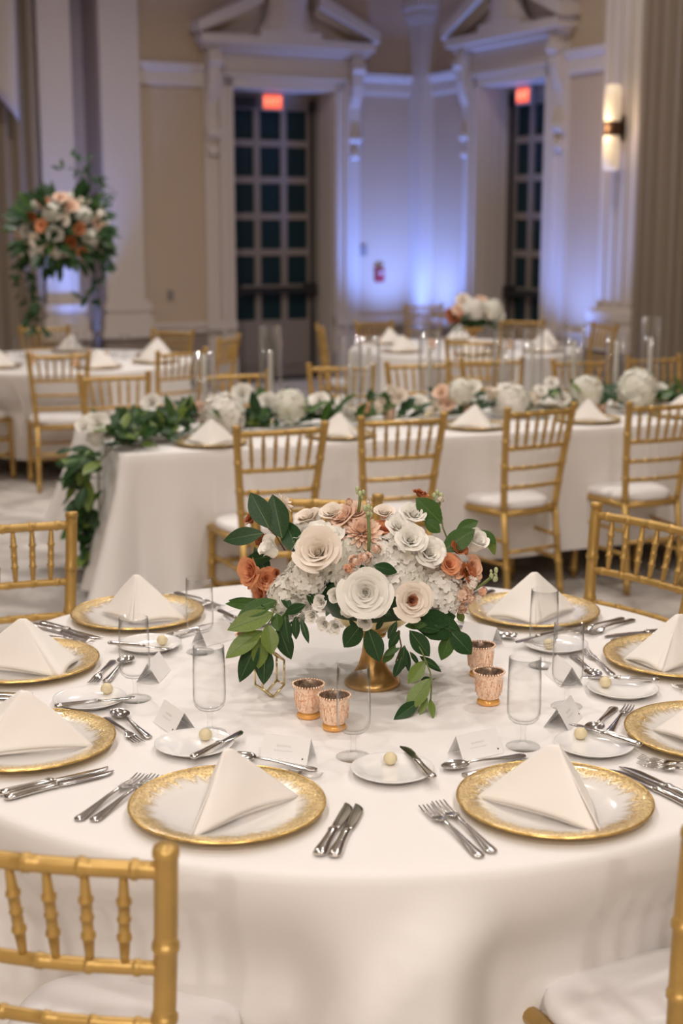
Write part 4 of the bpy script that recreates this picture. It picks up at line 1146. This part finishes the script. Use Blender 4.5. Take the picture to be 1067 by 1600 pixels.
BL = {
 'white':  rose_mesh('rose', M['rose_white'], 24, 1.0, 1), 'white2': rose_mesh('rose', M['rose_white'], 18, 0.85, 5, ruffle=0.06),
 'cream':  rose_mesh('rose', M['rose_cream'], 22, 0.8, 2), 'blush': rose_mesh('rose', M['rose_cream'], 22, 1.0, 3, core=mat('brown_pink_core', (0.55,0.25,0.14), 0.6, transl=0.1)),
 'peach':  rose_mesh('rose', M['rose_blush'], 20, 0.9, 4), 'orange': rose_mesh('rose', M['rose_orange'], 18, 0.95, 6), 'rust': rose_mesh('rose', M['rose_rust'], 18, 0.9, 7, ruffle=0.08),
 'salmon': rose_mesh('rose', M['rose_peach'], 18, 0.95, 9),
 'bud':    rose_mesh('rose_bud', M['rose_white'], 12, 0.42, 8), 'spray': rose_mesh('spray_rose', M['rose_white'], 14, 0.62, 10, ruffle=0.05),
 'mum':    mum_mesh('chrysanthemum', M['rose_blush']), 'pinkmum': mum_mesh('chrysanthemum', M['rose_cream'], 40, 6),
 'hyd':    hydrangea_mesh('hydrangea', M['hydrangea']), 'hyd2': hydrangea_mesh('hydrangea', M['rose_white'], 95, 13),
 'stock':  cluster_mesh('stock_blossom', M['rose_blush']), 'stockp': cluster_mesh('stock_blossom', M['rose_peach'], 8, 14), 'stockw': cluster_mesh('stock_blossom', M['rose_cream'], 8, 15),
}
NAME = {'hyd':'hydrangea','hyd2':'hydrangea','mum':'chrysanthemum','pinkmum':'chrysanthemum','stock':'stock_blossom','stockp':'stock_blossom','stockw':'stock_blossom','bud':'rose_bud','spray':'spray_rose'}
def bloom(parent, origin, kind, c, r, d, spin=0.0):
    q = Vector(d).normalized().to_track_quat('Z', 'Y')
    e = (q @ Euler((0,0,spin)).to_quaternion()).to_euler()
    return obj(NAME.get(kind, 'rose'), BL[kind], parent, Vector(c) - origin, e, (r, r, r))

def centerpiece():
    O = Vector((0.066, 2.925, TOPZ))
    t = thing('flower_centerpiece', 'white, blush and terracotta flower centerpiece in a gold compote', 'flower arrangement', None, O)
    m = MB()
    prof = [(0.0,0.0),(0.058,0.0),(0.060,0.004),(0.059,0.010),(0.052,0.016),(0.040,0.028),(0.030,0.045),(0.0235,0.068),(0.0205,0.092),(0.0200,0.104),(0.028,0.108),(0.030,0.112),(0.028,0.117),(0.024,0.119)]
    m.lathe(prof, 40, caps=False); comp = build('compote_foot', m, M['brass'], t)
    m = MB(); m.lathe([(0.0,0.118),(0.026,0.119),(0.055,0.128),(0.078,0.145),(0.088,0.165),(0.091,0.178),(0.088,0.180),(0.084,0.166),(0.060,0.150),(0.0,0.145)], 40, caps=False); build('compote_bowl', m, M['wire'], t)
    m = MB(); rr = random.Random(2)
    m.loft([[(r*math.cos(2*PI*k/20)*(1 + 0.1*rr.uniform(-1,1)), r*math.sin(2*PI*k/20)*(1 + 0.1*rr.uniform(-1,1)), z) for k in range(20)] for r, z in ((0.04,0.150),(0.10,0.165),(0.125,0.195),(0.125,0.235),(0.09,0.275),(0.03,0.29))])
    build('moss_core', m, M['leaf_dark'], t)
    Y0 = O.y; C0 = O + Vector((0, 0.02, 0.16)); S = 2222.0
    def dirn(c, up=0.25, camw=0.55):
        d = (c - C0).normalized(); return d + Vector((0, -camw, up))
    def B(kind, u, v, rpx, dy, up=0.25, camw=0.55, d=None):
        c = at(u, v, Y0 + dy); r = rpx/S*(Y0 + dy)*1.04
        return bloom(t, O, kind, c, r, d or dirn(c, up, camw), u*0.7)
    # big hydrangea heads
    for u, v, r, dy in ((505,872,52,-0.04),(455,932,40,-0.05),(628,880,54,-0.03),(682,925,42,-0.05),(612,905,38,-0.08),(480,905,34,-0.09),(660,880,36,-0.03)):
        B('hyd' if u % 2 else 'hyd2', u, v, r, dy)
    for kind, u, v, r, dy in (('hyd',545,858,30,-0.04),('hyd2',590,868,32,-0.05),('white2',522,842,25,-0.05),('peach',556,806,26,0.0),('cream',520,806,24,0.01),('hyd',640,905,30,-0.07),('hyd2',545,905,26,-0.08),('cream',600,805,20,0.02),('white2',470,835,22,-0.01)): B(kind, u, v, r, dy, 0.5)
    # focal roses
    B('white', 571, 926, 45, -0.155, 0.1, 1.0); B('blush', 642, 938, 35, -0.155, 0.12, 1.0)
    B('cream', 498, 866, 46, -0.115, 0.55, 0.8, d=Vector((-0.15,-0.75,0.55)))
    B('white2', 640, 846, 30, -0.095, 0.4, 0.9); B('white2', 668, 866, 31, -0.085, 0.3, 0.9); B('white2', 645, 808, 27, -0.02, 0.5, 0.7); B('white2', 622, 826, 25, -0.05, 0.5, 0.7)
    B('cream', 482, 815, 27, 0.02, 0.8, 0.4); B('white2', 498, 836, 26, -0.03, 0.7, 0.6); B('peach', 540, 812, 30, -0.01, 0.8, 0.3, d=Vector((-0.5,-0.3,0.6)))
    B('mum', 565, 834, 37, -0.045, 0.7, 0.7); B('orange', 602, 832, 24, 0.0, 0.7, 0.4)
    B('bud', 425, 862, 31, -0.06, 0.5, 0.2, d=Vector((-0.55,-0.35,0.6))); B('bud', 742, 850, 33, -0.02, 0.1, 0.3, d=Vector((0.35,-0.4,0.55)))
    B('orange', 397, 893, 29, -0.05, 0.1, 0.7, d=Vector((-0.75,-0.6,0.15))); B('orange', 415, 905, 24, -0.03, 0.0, 0.3, d=Vector((0.2,-0.9,0.3))); B('orange', 411, 926, 21, -0.03, -0.2, 0.5)
    B('salmon', 702, 887, 25, -0.055, 0.3, 0.5); B('orange', 700, 884, 20, -0.07, 0.3, 0.8); B('salmon', 735, 888, 24, -0.03, 0.2, 0.5, d=Vector((0.6,-0.5,0.3))); B('rust', 728, 897, 19, -0.055)
    B('rust', 715, 860, 17, -0.045, 0.4, 0.5); B('rust', 655, 773, 13, 0.03, 0.9, 0.1); B('orange', 661, 776, 9, 0.02, 0.9, 0.1)
    B('rust', 392, 814, 14, 0.01, 0.4, 0.4); B('rust', 412, 846, 13, -0.01); B('rust', 433, 896, 9, -0.06)
    B('pinkmum', 441, 787, 21, 0.03, 0.6, 0.1, d=Vector((0.55,-0.2,0.6)))
    for u, v, r, dy in ((502,940,18,-0.14),(526,932,18,-0.135),(488,962,17,-0.13),(508,975,18,-0.135),(524,978,19,-0.14),(570,970,20,-0.15),(480,948,15,-0.11),(545,955,15,-0.14)):
        B('spray', u, v, r, dy, -0.05, 0.8)
    for kind, u, v, r, dy in (('stockw',738,912,19,-0.06),('stock',722,928,20,-0.065),('stockw',708,920,15,-0.065),('stock',728,918,20,-0.05),('stockw',712,936,18,-0.06),('stock',742,905,14,-0.03),('stockp',752,926,13,-0.03),('stock',720,948,16,-0.05),('stock',735,935,14,-0.05),('stockw',748,935,12,-0.04),
                              ('stock',570,872,16,-0.12),('stock',555,878,16,-0.12),('stockp',545,890,13,-0.125),('stock',588,858,12,-0.10),('stockw',575,803,10,-0.02),('stock',545,785,9,0.0),('stockw',688,780,9,0.01),('stockw',575,785,8,-0.02),('stock',690,950,14,-0.06)):
        B(kind, u, v, r, dy)
    # filler at the back, seen when one steps round the table
    for k, (dx, dy, dz, r, kind) in enumerate(((-0.14,0.10,0.20,0.06,'hyd'),(-0.05,0.14,0.21,0.065,'hyd2'),(0.06,0.14,0.21,0.065,'hyd'),(0.14,0.10,0.19,0.055,'hyd2'),(0.0,0.10,0.265,0.055,'hyd'),(-0.09,0.07,0.26,0.045,'white'),(0.09,0.08,0.255,0.045,'cream'),(0.03,0.19,0.19,0.04,'white'),(-0.17,0.04,0.17,0.04,'orange'),(0.18,0.04,0.18,0.035,'salmon'))):
        c = O + Vector((dx,dy,dz)); bloom(t, O, kind, c, r, c - C0, k)
    # stock stems with buds
    for pts in (((575,872,-0.10),(577,840,-0.09),(575,800,-0.06)),((560,800,-0.02),(562,785,-0.01),(563,772,0.0)),((690,812,0.0),(686,795,0.01),(684,778,0.02)),((735,925,-0.05),(755,912,-0.03),(772,898,-0.01))):
        P = [at(u, v, Y0 + dy) - O for u, v, dy in pts]; m = MB(); m.tube(P, 0.0032, 6); s = build('stem', m, M['stem'], t)
        for k in range(7):
            p = P[-1] + Vector((rr.uniform(-0.008,0.008), rr.uniform(-0.006,0.006), rr.uniform(-0.014,0.012))); m = MB()
            r0 = rr.uniform(0.003, 0.0052)
            m.loft([[p + Vector((r0*math.sin(a)*math.cos(2*PI*j/7), r0*math.sin(a)*math.sin(2*PI*j/7), -r0*1.4*math.cos(a))) for j in range(7)] for a in (0.1,0.7,1.4,2.1,2.8)])
            build('bud', m, M['bud'], s)
    # camellia and smilax leaves: base pixel + depth, tip pixel + depth, mesh, width factor
    for (bu,bv,bd, tu,tv,td, me, w) in (
        (421,826,-0.03, 391,769,-0.01,'db',1.0),(441,842,-0.035, 425,772,-0.01,'db',1.0),(412,833,-0.03, 348,843,-0.03,'db',0.85),(466,865,-0.05, 444,812,-0.01,'db',1.05),(430,868,-0.02, 379,876,0.0,'db',0.8),(420,905,-0.03,398,850,0.02,'dn',1.0),
        (690,818,-0.02, 651,778,-0.02,'mb',1.15),(688,832,-0.03, 664,812,-0.03,'mb',1.3),(690,862,-0.05, 742,826,-0.04,'mb',1.0),(712,830,0.0, 748,812,0.02,'mb',0.9),(752,828,0.0, 776,850,-0.01,'mb',0.9),(760,830,0.0,776,868,0.0,'ln',1.0),
        (583,884,-0.14, 622,893,-0.13,'db',0.9),(690,930,-0.06, 738,918,-0.05,'mn',1.0),(715,955,-0.04,724,972,-0.04,'lb',1.2),(625,905,-0.08,600,905,-0.1,'lb',1.0),
        # right lower sprays
        (640,968,-0.13, 718,985,-0.10,'db',1.05),(648,972,-0.12, 715,960,-0.08,'db',0.9),(668,963,-0.10, 722,988,-0.10,'db',0.9),(704,987,-0.10, 738,1022,-0.11,'db',1.25),(704,990,-0.10, 690,1032,-0.12,'mb',1.05),
        (574,980,-0.15, 594,1035,-0.16,'db',1.0),(566,974,-0.14, 536,1012,-0.14,'db',1.2),(600,968,-0.14,585,985,-0.13,'dn',1.0),(612,962,-0.13,590,948,-0.13,'db',1.0),(620,970,-0.14,606,1000,-0.14,'dn',1.0),
        (640,985,-0.14, 672,1026,-0.15,'db',1.0),(632,978,-0.14, 668,975,-0.14,'mn',1.1),(640,975,-0.14, 690,984,-0.13,'dn',1.0),(625,985,-0.14, 606,1014,-0.14,'dn',1.1),(618,1008,-0.14, 598,1038,-0.14,'mn',1.1),(632,1008,-0.14, 627,1048,-0.14,'dn',1.1),(628,1025,-0.14,616,1062,-0.13,'dn',0.9),(636,1015,-0.14,638,1052,-0.13,'dt',1.0),(640,1018,-0.14,656,1040,-0.14,'dt',1.2),(655,1025,-0.14, 692,1049,-0.14,'dn',0.8),(625,1012,-0.14,601,1024,-0.15,'mn',0.9),(660,985,-0.13,676,1000,-0.13,'mt',1.0),
        # trailing vine on the right, ending on the cloth
        (664,1032,-0.15, 638,1068,-0.17,'lb',0.95),(672,1060,-0.16, 634,1110,-0.20,'lb',0.85),(670,1062,-0.16,640,1098,-0.16,'ln',1.0),(672,1058,-0.16,655,1065,-0.15,'dn',1.1),(655,1096,-0.18, 617,1128,-0.23,'db',0.7),(668,1090,-0.17, 657,1122,-0.20,'ln',0.9),(672,1092,-0.17, 677,1150,-0.22,'lt',1.15),(662,1030,-0.15,690,1047,-0.15,'dt',1.2),(675,1062,-0.16,680,1060,-0.17,'lt',1.0),
        # left drooping spray
        (432,938,-0.09, 372,960,-0.13,'mb',0.75),(428,958,-0.11, 356,982,-0.15,'lb',0.8),(430,948,-0.10, 350,940,-0.09,'mn',0.7),(415,950,-0.11,354,935,-0.07,'dt',1.1),(418,975,-0.12, 425,1022,-0.15,'lb',1.1),(410,985,-0.12, 352,1026,-0.16,'lb',0.8),(408,995,-0.12, 404,1045,-0.14,'lb',1.0),(404,1000,-0.12, 372,1065,-0.15,'dn',1.1),(416,1005,-0.12, 410,1072,-0.13,'dn',1.2),(434,975,-0.11, 455,1032,-0.12,'dn',1.2),(432,958,-0.10,434,985,-0.13,'mb',1.2),(400,1000,-0.12,372,1012,-0.12,'dn',1.0),
        (445,962,-0.11,450,1005,-0.13,'dn',1.1),(462,962,-0.12,462,1000,-0.13,'dn',1.0),(470,965,-0.12,482,1005,-0.14,'dt',1.1),(448,955,-0.10,436,1000,-0.12,'mn',1.0),(455,955,-0.12,440,925,-0.09,'dn',1.0),(478,945,-0.13,443,958,-0.12,'db',0.8),(478,920,-0.12,500,955,-0.12,'dn',1.0),(540,945,-0.13,560,965,-0.14,'mn',1.0),(545,968,-0.13,560,985,-0.14,'dn',1.0)):
        b, e = at(bu, bv, Y0 + bd), at(tu, tv, Y0 + td)
        b.z = max(b.z, TOPZ + 0.004); e.z = max(e.z, TOPZ + 0.004)
        put_leaf(t, O, LEAF[me], b, e, (rr.uniform(-0.25,0.25), -0.85, 0.5), w)
    # leaves round the back of the bowl
    for k in range(16):
        a = PI*(0.02 + 0.96*k/15); b = O + Vector((0.08*math.cos(a), 0.02 + 0.08*math.sin(a), 0.17)); e = O + Vector((0.22*math.cos(a), 0.02 + 0.20*math.sin(a), 0.12 + rr.uniform(-0.03,0.06)))
        put_leaf(t, O, LEAF[rr.choice(('db','mn','dn'))], b, e, (0,0,1), rr.uniform(0.8,1.1))
    for pts, mt in ((((640,985,-0.13),(660,1020,-0.15),(672,1050,-0.16),(674,1075,-0.165),(672,1105,-0.18)),'stem'),(((622,985,-0.14),(627,1010,-0.14),(618,1035,-0.14)),'twig'),(((432,940,-0.09),(425,965,-0.11),(412,985,-0.12),(408,1000,-0.12)),'stem'),
                    (((660,965,-0.11),(685,975,-0.10),(705,988,-0.10)),'twig'),(((445,860,-0.03),(432,838,-0.03),(420,826,-0.03),(412,815,-0.02)),'twig'),(((700,845,-0.02),(692,825,-0.02),(690,810,-0.01)),'stem')):
        m = MB(); m.tube([at(u, v, Y0 + d) - O for u, v, d in pts], 0.0016, 6); build('stem', m, M[mt], t)
    return t
centerpiece()

# ------------------------------------------------------------------ dressing of the long table
def garland():
    O = lt(LA0, 6.47, TOPZ)
    t = thing('flower_garland', 'greenery and white flower garland running along the long table', 'garland', None, O)
    r = random.Random(21)
    def path(s):      # s metres from the hanging end; hangs over the left end for the first 0.5 m
        if s < 0.46:
            return lt(LA0 - 0.065, 6.14 + 0.02*math.sin(6*s), TOPZ - 0.46 + s)
        a = LA0 - 0.03 + (s - 0.46)
        return lt(a, 6.48 + 0.05*math.sin(a*2.3) - 0.34*math.exp(-((a - LA0)/0.28)**2), TOPZ + 0.02)
    # leaves
    rest = MB()
    for k in range(640):
        s = (r.uniform(0.38, 0.62) if k < 55 else r.uniform(0.0, 0.80) if k < 190 else r.uniform(0.4, 1.3)) if k < 250 else r.uniform(0.5, 4.2)
        c = path(s); hang = s < 0.46
        if hang:
            d = -AX*r.uniform(0.1,0.9) + NX*r.uniform(-1,1) + Vector((0,0,r.uniform(-1.0,0.25)))
            c = c + NX*r.uniform(-0.15,0.15)*(0.35 + 1.4*s) - AX*r.uniform(0,0.09)
        else:
            d = AX*r.uniform(-0.9,0.9) + NX*r.uniform(-1,1) + Vector((0,0,r.uniform(-0.05,0.9)))
            c = c + NX*r.uniform(-0.13,0.13) + Vector((0,0,r.uniform(0,0.08)))
        L = r.uniform(0.075, 0.135)*(1.15 if hang else 1.0); e = c + d.normalized()*L
        if not hang: e.z = max(e.z, TOPZ + 0.004)
        me = r.choice(('db','dn','dn','mn','mn','mb','ln','dt')); up = (r.uniform(-0.5,0.5), -0.6, 0.8); ws = r.uniform(0.8,1.15)
        if k < 300: put_leaf(t, O, LEAF[me], c, e, up, ws)
        else:                      # the smaller remainder of the foliage, joined
            y = (e - c).normalized(); z = Vector(up); z = (z - y*z.dot(y)).normalized(); x = y.cross(z); L2 = (e - c).length
            src = LEAF[me]; mi = 'dml'.index(me[0])
            rest.add([c - O + x*(p.co.x*L2*ws) + y*(p.co.y*L2) + z*(p.co.z*L2) for p in src.vertices], [tuple(q.vertices) for q in src.polygons if q.material_index == 0], mi)
    so = build('foliage', rest, [M['leaf_dark'], M['leaf_mid'], M['leaf_light']], t); so['kind'] = 'stuff'
    pts = [path(q*0.1) - O for q in range(0, 44)]
    m = MB(); m.tube(pts, 0.004, 6); build('stem', m, M['stem'], t)
    # blooms, surveyed from the photograph
    for kind, u, v, rpx in (('white2',152,664,20),('white2',134,668,17),('white2',168,678,15),('hyd2',150,682,14),('white2',238,632,16),('stockw',325,628,12),('hyd2',348,650,30),('white',378,618,16),('cream',310,650,14),('peach',312,640,12),('spray',288,655,13),
                            ('hyd',452,636,24),('white2',418,632,17),('white',500,628,15),('bud',508,645,13),('white2',545,650,14),('stockw',590,632,14),('white',655,635,16),('peach',700,632,14),('hyd',720,612,18),('white2',738,608,14),('cream',625,622,14),
                            ('hyd2',795,628,26),('stockw',835,620,14),('white2',862,600,11),('white',845,612,10),('hyd',915,612,22),('hyd',995,606,26),('white2',1030,612,13),('stockp',570,640,12),('peach',690,615,13),('stockw',770,612,14),('white2',880,625,12),('stockw',610,612,12),('cream',680,640,13)):
        # intersect the sight line with the vertical plane of the garland's axis
        P = at(u, v, 1.0); dvec = P - Vector((0,0,CAM_H)); n0 = NX.x*0 + NX.y*0
        nn = 6.41 + 0.04*math.sin(u*0.05) if u > 200 else 6.18
        k = nn/(dvec.x*NX.x + dvec.y*NX.y); c = Vector((0,0,CAM_H)) + dvec*k
        c.z = max(c.z, TOPZ + 0.04)
        bloom(t, O, kind, c, rpx/2222*c.y*1.22, Vector((r.uniform(-0.4,0.4), -0.8, r.uniform(0.4,0.9))), u)
    return t
garland()
def make_hurricane():
    t = thing('glass_hurricane', '', 'candle shade')
    m = MB(); R = 0.056; H = 0.46
    m.lathe([(R,0.0),(R,H),(R-0.003,H),(R-0.003,0.0)], 32, caps=False); build('tube', m, M['acrylic'], t)
    m = MB(); m.lathe([(R-0.0035,H-0.001),(R+0.0008,H-0.001),(R+0.0008,H+0.003),(R-0.0035,H+0.003),(R-0.0035,H-0.001)], 32, caps=False); build('rim', m, M['acrylic'], t)
    return t
hurricane = Maker(make_hurricane)
def make_taper():
    t = thing('taper_candle', '', 'candle')
    m = MB(); m.lathe([(0.0,0.0),(0.036,0.0),(0.038,0.004),(0.020,0.009),(0.007,0.014),(0.006,0.050),(0.008,0.056),(0.0135,0.062),(0.0145,0.085),(0.0,0.085)], 20, caps=False); build('holder', m, M['wire'], t)
    m = MB(); m.lathe([(0.0,0.070),(0.0132,0.070),(0.0132,0.09),(0.0122,0.26),(0.0112,0.345),(0.005,0.358),(0.0,0.36)], 16, caps=False); c = build('candle', m, M['candle'], t)
    m = MB(); m.tube([(0,0,0.355),(0.001,0,0.362),(0.002,0,0.370)], 0.0012, 5); build('wick', m, M['black'], c)
    return t
taper = Maker(make_taper)
taps = ((316,6.62,0.86,'first'),(421,6.70,1.12,'second'),(548,6.62,0.98,'third'),(577,6.78,0.95,'fourth'),(673,6.66,1.02,'fifth'),(790,6.62,1.0,'sixth'),(836,6.76,0.98,'seventh'),(902,6.70,1.04,'eighth'),(968,6.60,0.92,'ninth'),(1022,6.74,1.10,'tenth'))
for u, n, sc, word in taps:
    dx = (u - 533.5)/2222*0.985        # x over y along this column of the picture
    y = n/(NX.x*dx + NX.y); p = (dx*y, y, TOPZ)
    taper('white taper candle on the long table, %s from the left' % word, p, 0, 'taper candles in glass shades')
    hurricane('clear glass tube shade on the long table, %s from the left' % word, (p[0], p[1], TOPZ + 0.001), 0, 'clear glass tube shades', (1, 1, sc*0.93))
words = ('first','second','third','fourth','fifth')
for k, (u, v) in enumerate(((330,694),(530,682),(742,668),(918,658),(1066,650))):
    p = atz(u, v, TOPZ)
    charger('gold charger on the near side of the long table, %s from left' % words[k], p, k, 'gold-rimmed charger plates')
    napkins[k % 3]('peaked ivory napkin on the near side of the long table, %s from left' % words[k], (p.x, p.y, TOPZ + 0.0045), math.radians(21 + (-20, 14, 6, 26, 0)[k]), 'folded napkins')
    q = p + NX*0.29 + AX*0.12
    water_glass('stemmed glass on the near side of the long table, %s from left' % words[k], (q.x, q.y, TOPZ), 0, 'stemmed water glasses')
    b = p + NX*0.19 - AX*0.19
    bread_plate('bread plate on the near side of the long table, %s from left' % words[k], (b.x, b.y, TOPZ), 0, 'bread plates')
for k, a in enumerate((2.02, 2.62, 3.24, 3.86, 4.42)):
    p = lt(a, 6.82, TOPZ)
    charger('gold charger on the far side of the long table, %s from left' % words[k], p, k, 'gold-rimmed charger plates')
    napkins[(k + 1) % 3]('peaked ivory napkin on the far side of the long table, %s from left' % words[k], (p.x, p.y, TOPZ + 0.0045), math.radians(21 + 10*k), 'folded napkins')
amber = ((394,652,'left'),(608,650,'second'),(735,648,'third'),(938,634,'fourth'))
for k, (u, v, w) in enumerate(amber):
    p = atz(u, v + 10, TOPZ); p = p + NX*0.0
    votive('rose gold votive among the garland on the long table, %s from left' % words[k], (p.x, p.y, TOPZ), k, 'rose gold votive holders', (1.15, 1.15, 1.15))
p = atz(232, 688, TOPZ)
wire_holder('open gold hexagon wire holder at the left end of the long table', (p.x, p.y, TOPZ), math.radians(60), 'gold hexagon holders')
p = atz(216, 694, TOPZ)
bread_plate('bread plate at the left corner of the long table by the garland', (p.x, p.y, TOPZ), 0, 'bread plates')

# ------------------------------------------------------------------ dressing of the far tables
def tall_arrangement():
    O = Vector((LX + 0.0, LY, TOPZ))
    t = thing('tall_flower_arrangement', 'tall flower ball on a clear stand on the far left table', 'flower arrangement', None, O)
    r = random.Random(31); C = at(100, 362, LY) - O
    m = MB()
    for sx in (-0.07, 0.07):
        for sy in (-0.07, 0.07): m.tube([(sx,sy,0.0),(sx,sy,C.z - 0.16)], 0.011, 10)
    build('stand_legs', m, M['acrylic'], t)
    m = MB(); m.box(-0.12,0.12,-0.12,0.12,0.0,0.008); build('stand_base', m, M['acrylic'], t, False)
    m = MB(); m.box(-0.13,0.13,-0.13,0.13,C.z - 0.17,C.z - 0.155); build('stand_top', m, M['acrylic'], t, False)
    m = MB(); m.loft([[Vector((0.23*math.sin(a)*math.cos(2*PI*k/14), 0.23*math.sin(a)*math.sin(2*PI*k/14), C.z + 0.02 - 0.19*math.cos(a))) for k in range(14)] for a in (0.1,0.5,1.0,1.57,2.1,2.6,3.04)]); build('moss_core', m, M['leaf_dark'], t)
    kinds = ['white2','cream','peach','hyd','orange','cream','hyd2','orange','rust','white2','peach','cream']
    n = 60
    for i in range(n):
        z = 1 - 1.75*(i + 0.5)/n; rr = math.sqrt(1 - z*z); a = i*2.39996
        d = Vector((rr*math.cos(a), rr*math.sin(a), z)); c = Vector((d.x*0.29, d.y*0.26, C.z + d.z*0.24)) + O
        bloom(t, O, kinds[i % 12], c, r.uniform(0.055, 0.085) if kinds[i % 12] not in ('orange','rust') else 0.055, d + Vector((0,-0.3,0)), i)
    for i in range(200):
        d = Vector((r.uniform(-1,1), r.uniform(-1,1), r.uniform(-0.9,0.9))).normalized()
        c = Vector((d.x*0.30, d.y*0.27, C.z + d.z*0.24)) + O; e = c + (d + Vector((0,0,r.uniform(-0.4,0.3)))).normalized()*r.uniform(0.09,0.17)
        put_leaf(t, O, LEAF[r.choice(('dn','db','dt','mn'))], c, e, (0,-0.7,0.7), 1.0)
    for sgn, n_, zz in ((-1,34,-0.62),(1,20,-0.42)):      # trailing sprays
        for i in range(n_):
            v = i/n_; c = Vector((sgn*(0.24 + 0.04*math.sin(5*v)) + r.uniform(-0.05,0.05), -0.10 + r.uniform(-0.05,0.05), C.z - 0.1 + zz*v)) + O
            e = c + Vector((r.uniform(-1,1), r.uniform(-0.6,0.4), r.uniform(-1.2,0.2))).normalized()*r.uniform(0.07,0.12); put_leaf(t, O, LEAF[r.choice(('dn','dt','db'))], c, e, (0,-0.8,0.6))
    for i in range(34):                                    # airy sprays at the top right
        v = i/34; c = Vector((0.06 + 0.30*v + r.uniform(-0.07,0.07), r.uniform(-0.1,0.1), C.z + 0.28 + 0.22*math.sin(PI*(0.35 + v*0.6)) - 0.16*v + r.uniform(-0.06,0.06))) + O
        e = c + Vector((r.uniform(-1,1), r.uniform(-0.5,0.5), r.uniform(-0.5,1))).normalized()*r.uniform(0.05,0.09); put_leaf(t, O, LEAF[r.choice(('dt','dn'))], c, e, (0,-0.8,0.6))
    for pts in (((0.05,0,0.12),(0.16,0,0.40),(0.24,0,0.50)),((0.1,0,0.1),(0.30,0,0.34),(0.40,0,0.26)),((-0.1,0,0.1),(-0.28,0,0.22),(-0.36,0,0.14)),((-0.2,-0.1,-0.05),(-0.26,-0.11,-0.4),(-0.25,-0.1,-0.70)),((0.22,-0.1,-0.05),(0.27,-0.11,-0.3),(0.26,-0.1,-0.5))):
        m = MB(); m.tube([(a, b, C.z + c) for a, b, c in pts], 0.004, 5); build('stem', m, M['twig'], t)
tall_arrangement()
def low_arrangement():
    O = Vector((RX + 0.06, RY, TOPZ)); t = thing('flower_centerpiece', 'low blush and rust flowers in a gold compote on the far right table', 'flower arrangement', None, O)
    r = random.Random(41)
    m = MB(); m.lathe([(0.0,0.0),(0.058,0.0),(0.060,0.008),(0.04,0.028),(0.022,0.07),(0.020,0.10),(0.030,0.112),(0.06,0.125),(0.088,0.16),(0.09,0.178),(0.06,0.16),(0.0,0.15)], 28, caps=False); build('compote', m, M['brass'], t)
    m = MB(); m.loft([[Vector((0.15*math.sin(a)*math.cos(2*PI*k/14), 0.15*math.sin(a)*math.sin(2*PI*k/14), 0.24 - 0.09*math.cos(a))) for k in range(14)] for a in (0.1,0.5,1.0,1.57,2.1,2.6,3.04)]); build('moss_core', m, M['leaf_dark'], t)
    for kind, dx, dz, dy, s in (('cream',-0.09,0.36,0,0.075),('peach',-0.13,0.30,-0.05,0.06),('rust',-0.15,0.23,-0.06,0.07),('rust',-0.19,0.27,-0.03,0.05),('orange',-0.11,0.25,-0.1,0.045),('hyd2',-0.01,0.30,-0.1,0.095),('cream',0.07,0.26,-0.12,0.075),('hyd',0.14,0.30,-0.06,0.09),('white2',0.18,0.25,-0.04,0.075),('peach',0.05,0.36,0.0,0.06),('hyd',0.0,0.30,0.1,0.09),('white',0.12,0.28,0.1,0.07),('cream',-0.12,0.28,0.1,0.07)):
        c = O + Vector((dx,dy,dz)); bloom(t, O, kind, c, s, Vector((dx*2, -0.6 if dy <= 0 else 0.6, 0.5)), dx*30)
    for k in range(46):
        a = r.uniform(0, 2*PI); c = O + Vector((0.10*math.cos(a), 0.10*math.sin(a), 0.19 + r.uniform(-0.02,0.12))); e = c + Vector((math.cos(a), math.sin(a), r.uniform(-0.7,0.6))).normalized()*r.uniform(0.08,0.15)
        put_leaf(t, O, LEAF[r.choice(('dn','db','mn'))], c, e, (0,-0.3,1))
low_arrangement()
def dress_far(cx, cy, angs, where, r0):
    for k, (a, w) in enumerate(angs):
        x, y = cx + 0.70*math.cos(math.radians(a)), cy + 0.70*math.sin(math.radians(a))
        charger('gold charger %s the %s' % (w, where), (x, y, TOPZ), k, 'gold-rimmed charger plates')
        napkins[k % 3]('peaked ivory napkin %s the %s' % (w, where), (x, y, TOPZ + 0.0045), math.radians(20*k - 30), 'folded napkins', (1.15, 1.15, 1.2))
        g = (cx + 0.42*math.cos(math.radians(a - 12)), cy + 0.42*math.sin(math.radians(a - 12)))
        water_glass('stemmed glass %s the %s' % (w, where), (g[0], g[1], TOPZ), 0, 'stemmed water glasses')
dress_far(LX, LY, ((-122,'at the front left of'),(-62,'at the front right of'),(-18,'on the right side of'),(28,'at the back right of'),(98,'at the back of'),(160,'on the left side of')), 'far left round table', 0)
dress_far(RX, RY, ((-140,'at the front left of'),(-90,'at the front of'),(-35,'at the front right of'),(15,'on the right side of'),(90,'at the back of'),(150,'on the left side of')), 'far right round table', 1)
for k, (x, y, lab) in enumerate(((LX - 0.2, LY - 0.3, 'left of the tall stand on the far left table'), (LX + 0.12, LY - 0.35, 'in front of the tall stand on the far left table'), (LX + 0.3, LY - 0.22, 'right of the tall stand on the far left table'),
                                 (RX - 0.28, RY - 0.1, 'left of the low flowers on the far right table'), (RX + 0.34, RY - 0.12, 'right of the low flowers on the far right table'))):
    votive('rose gold votive ' + lab, (x, y, TOPZ), k, 'rose gold votive holders', (1.1, 1.1, 1.1))
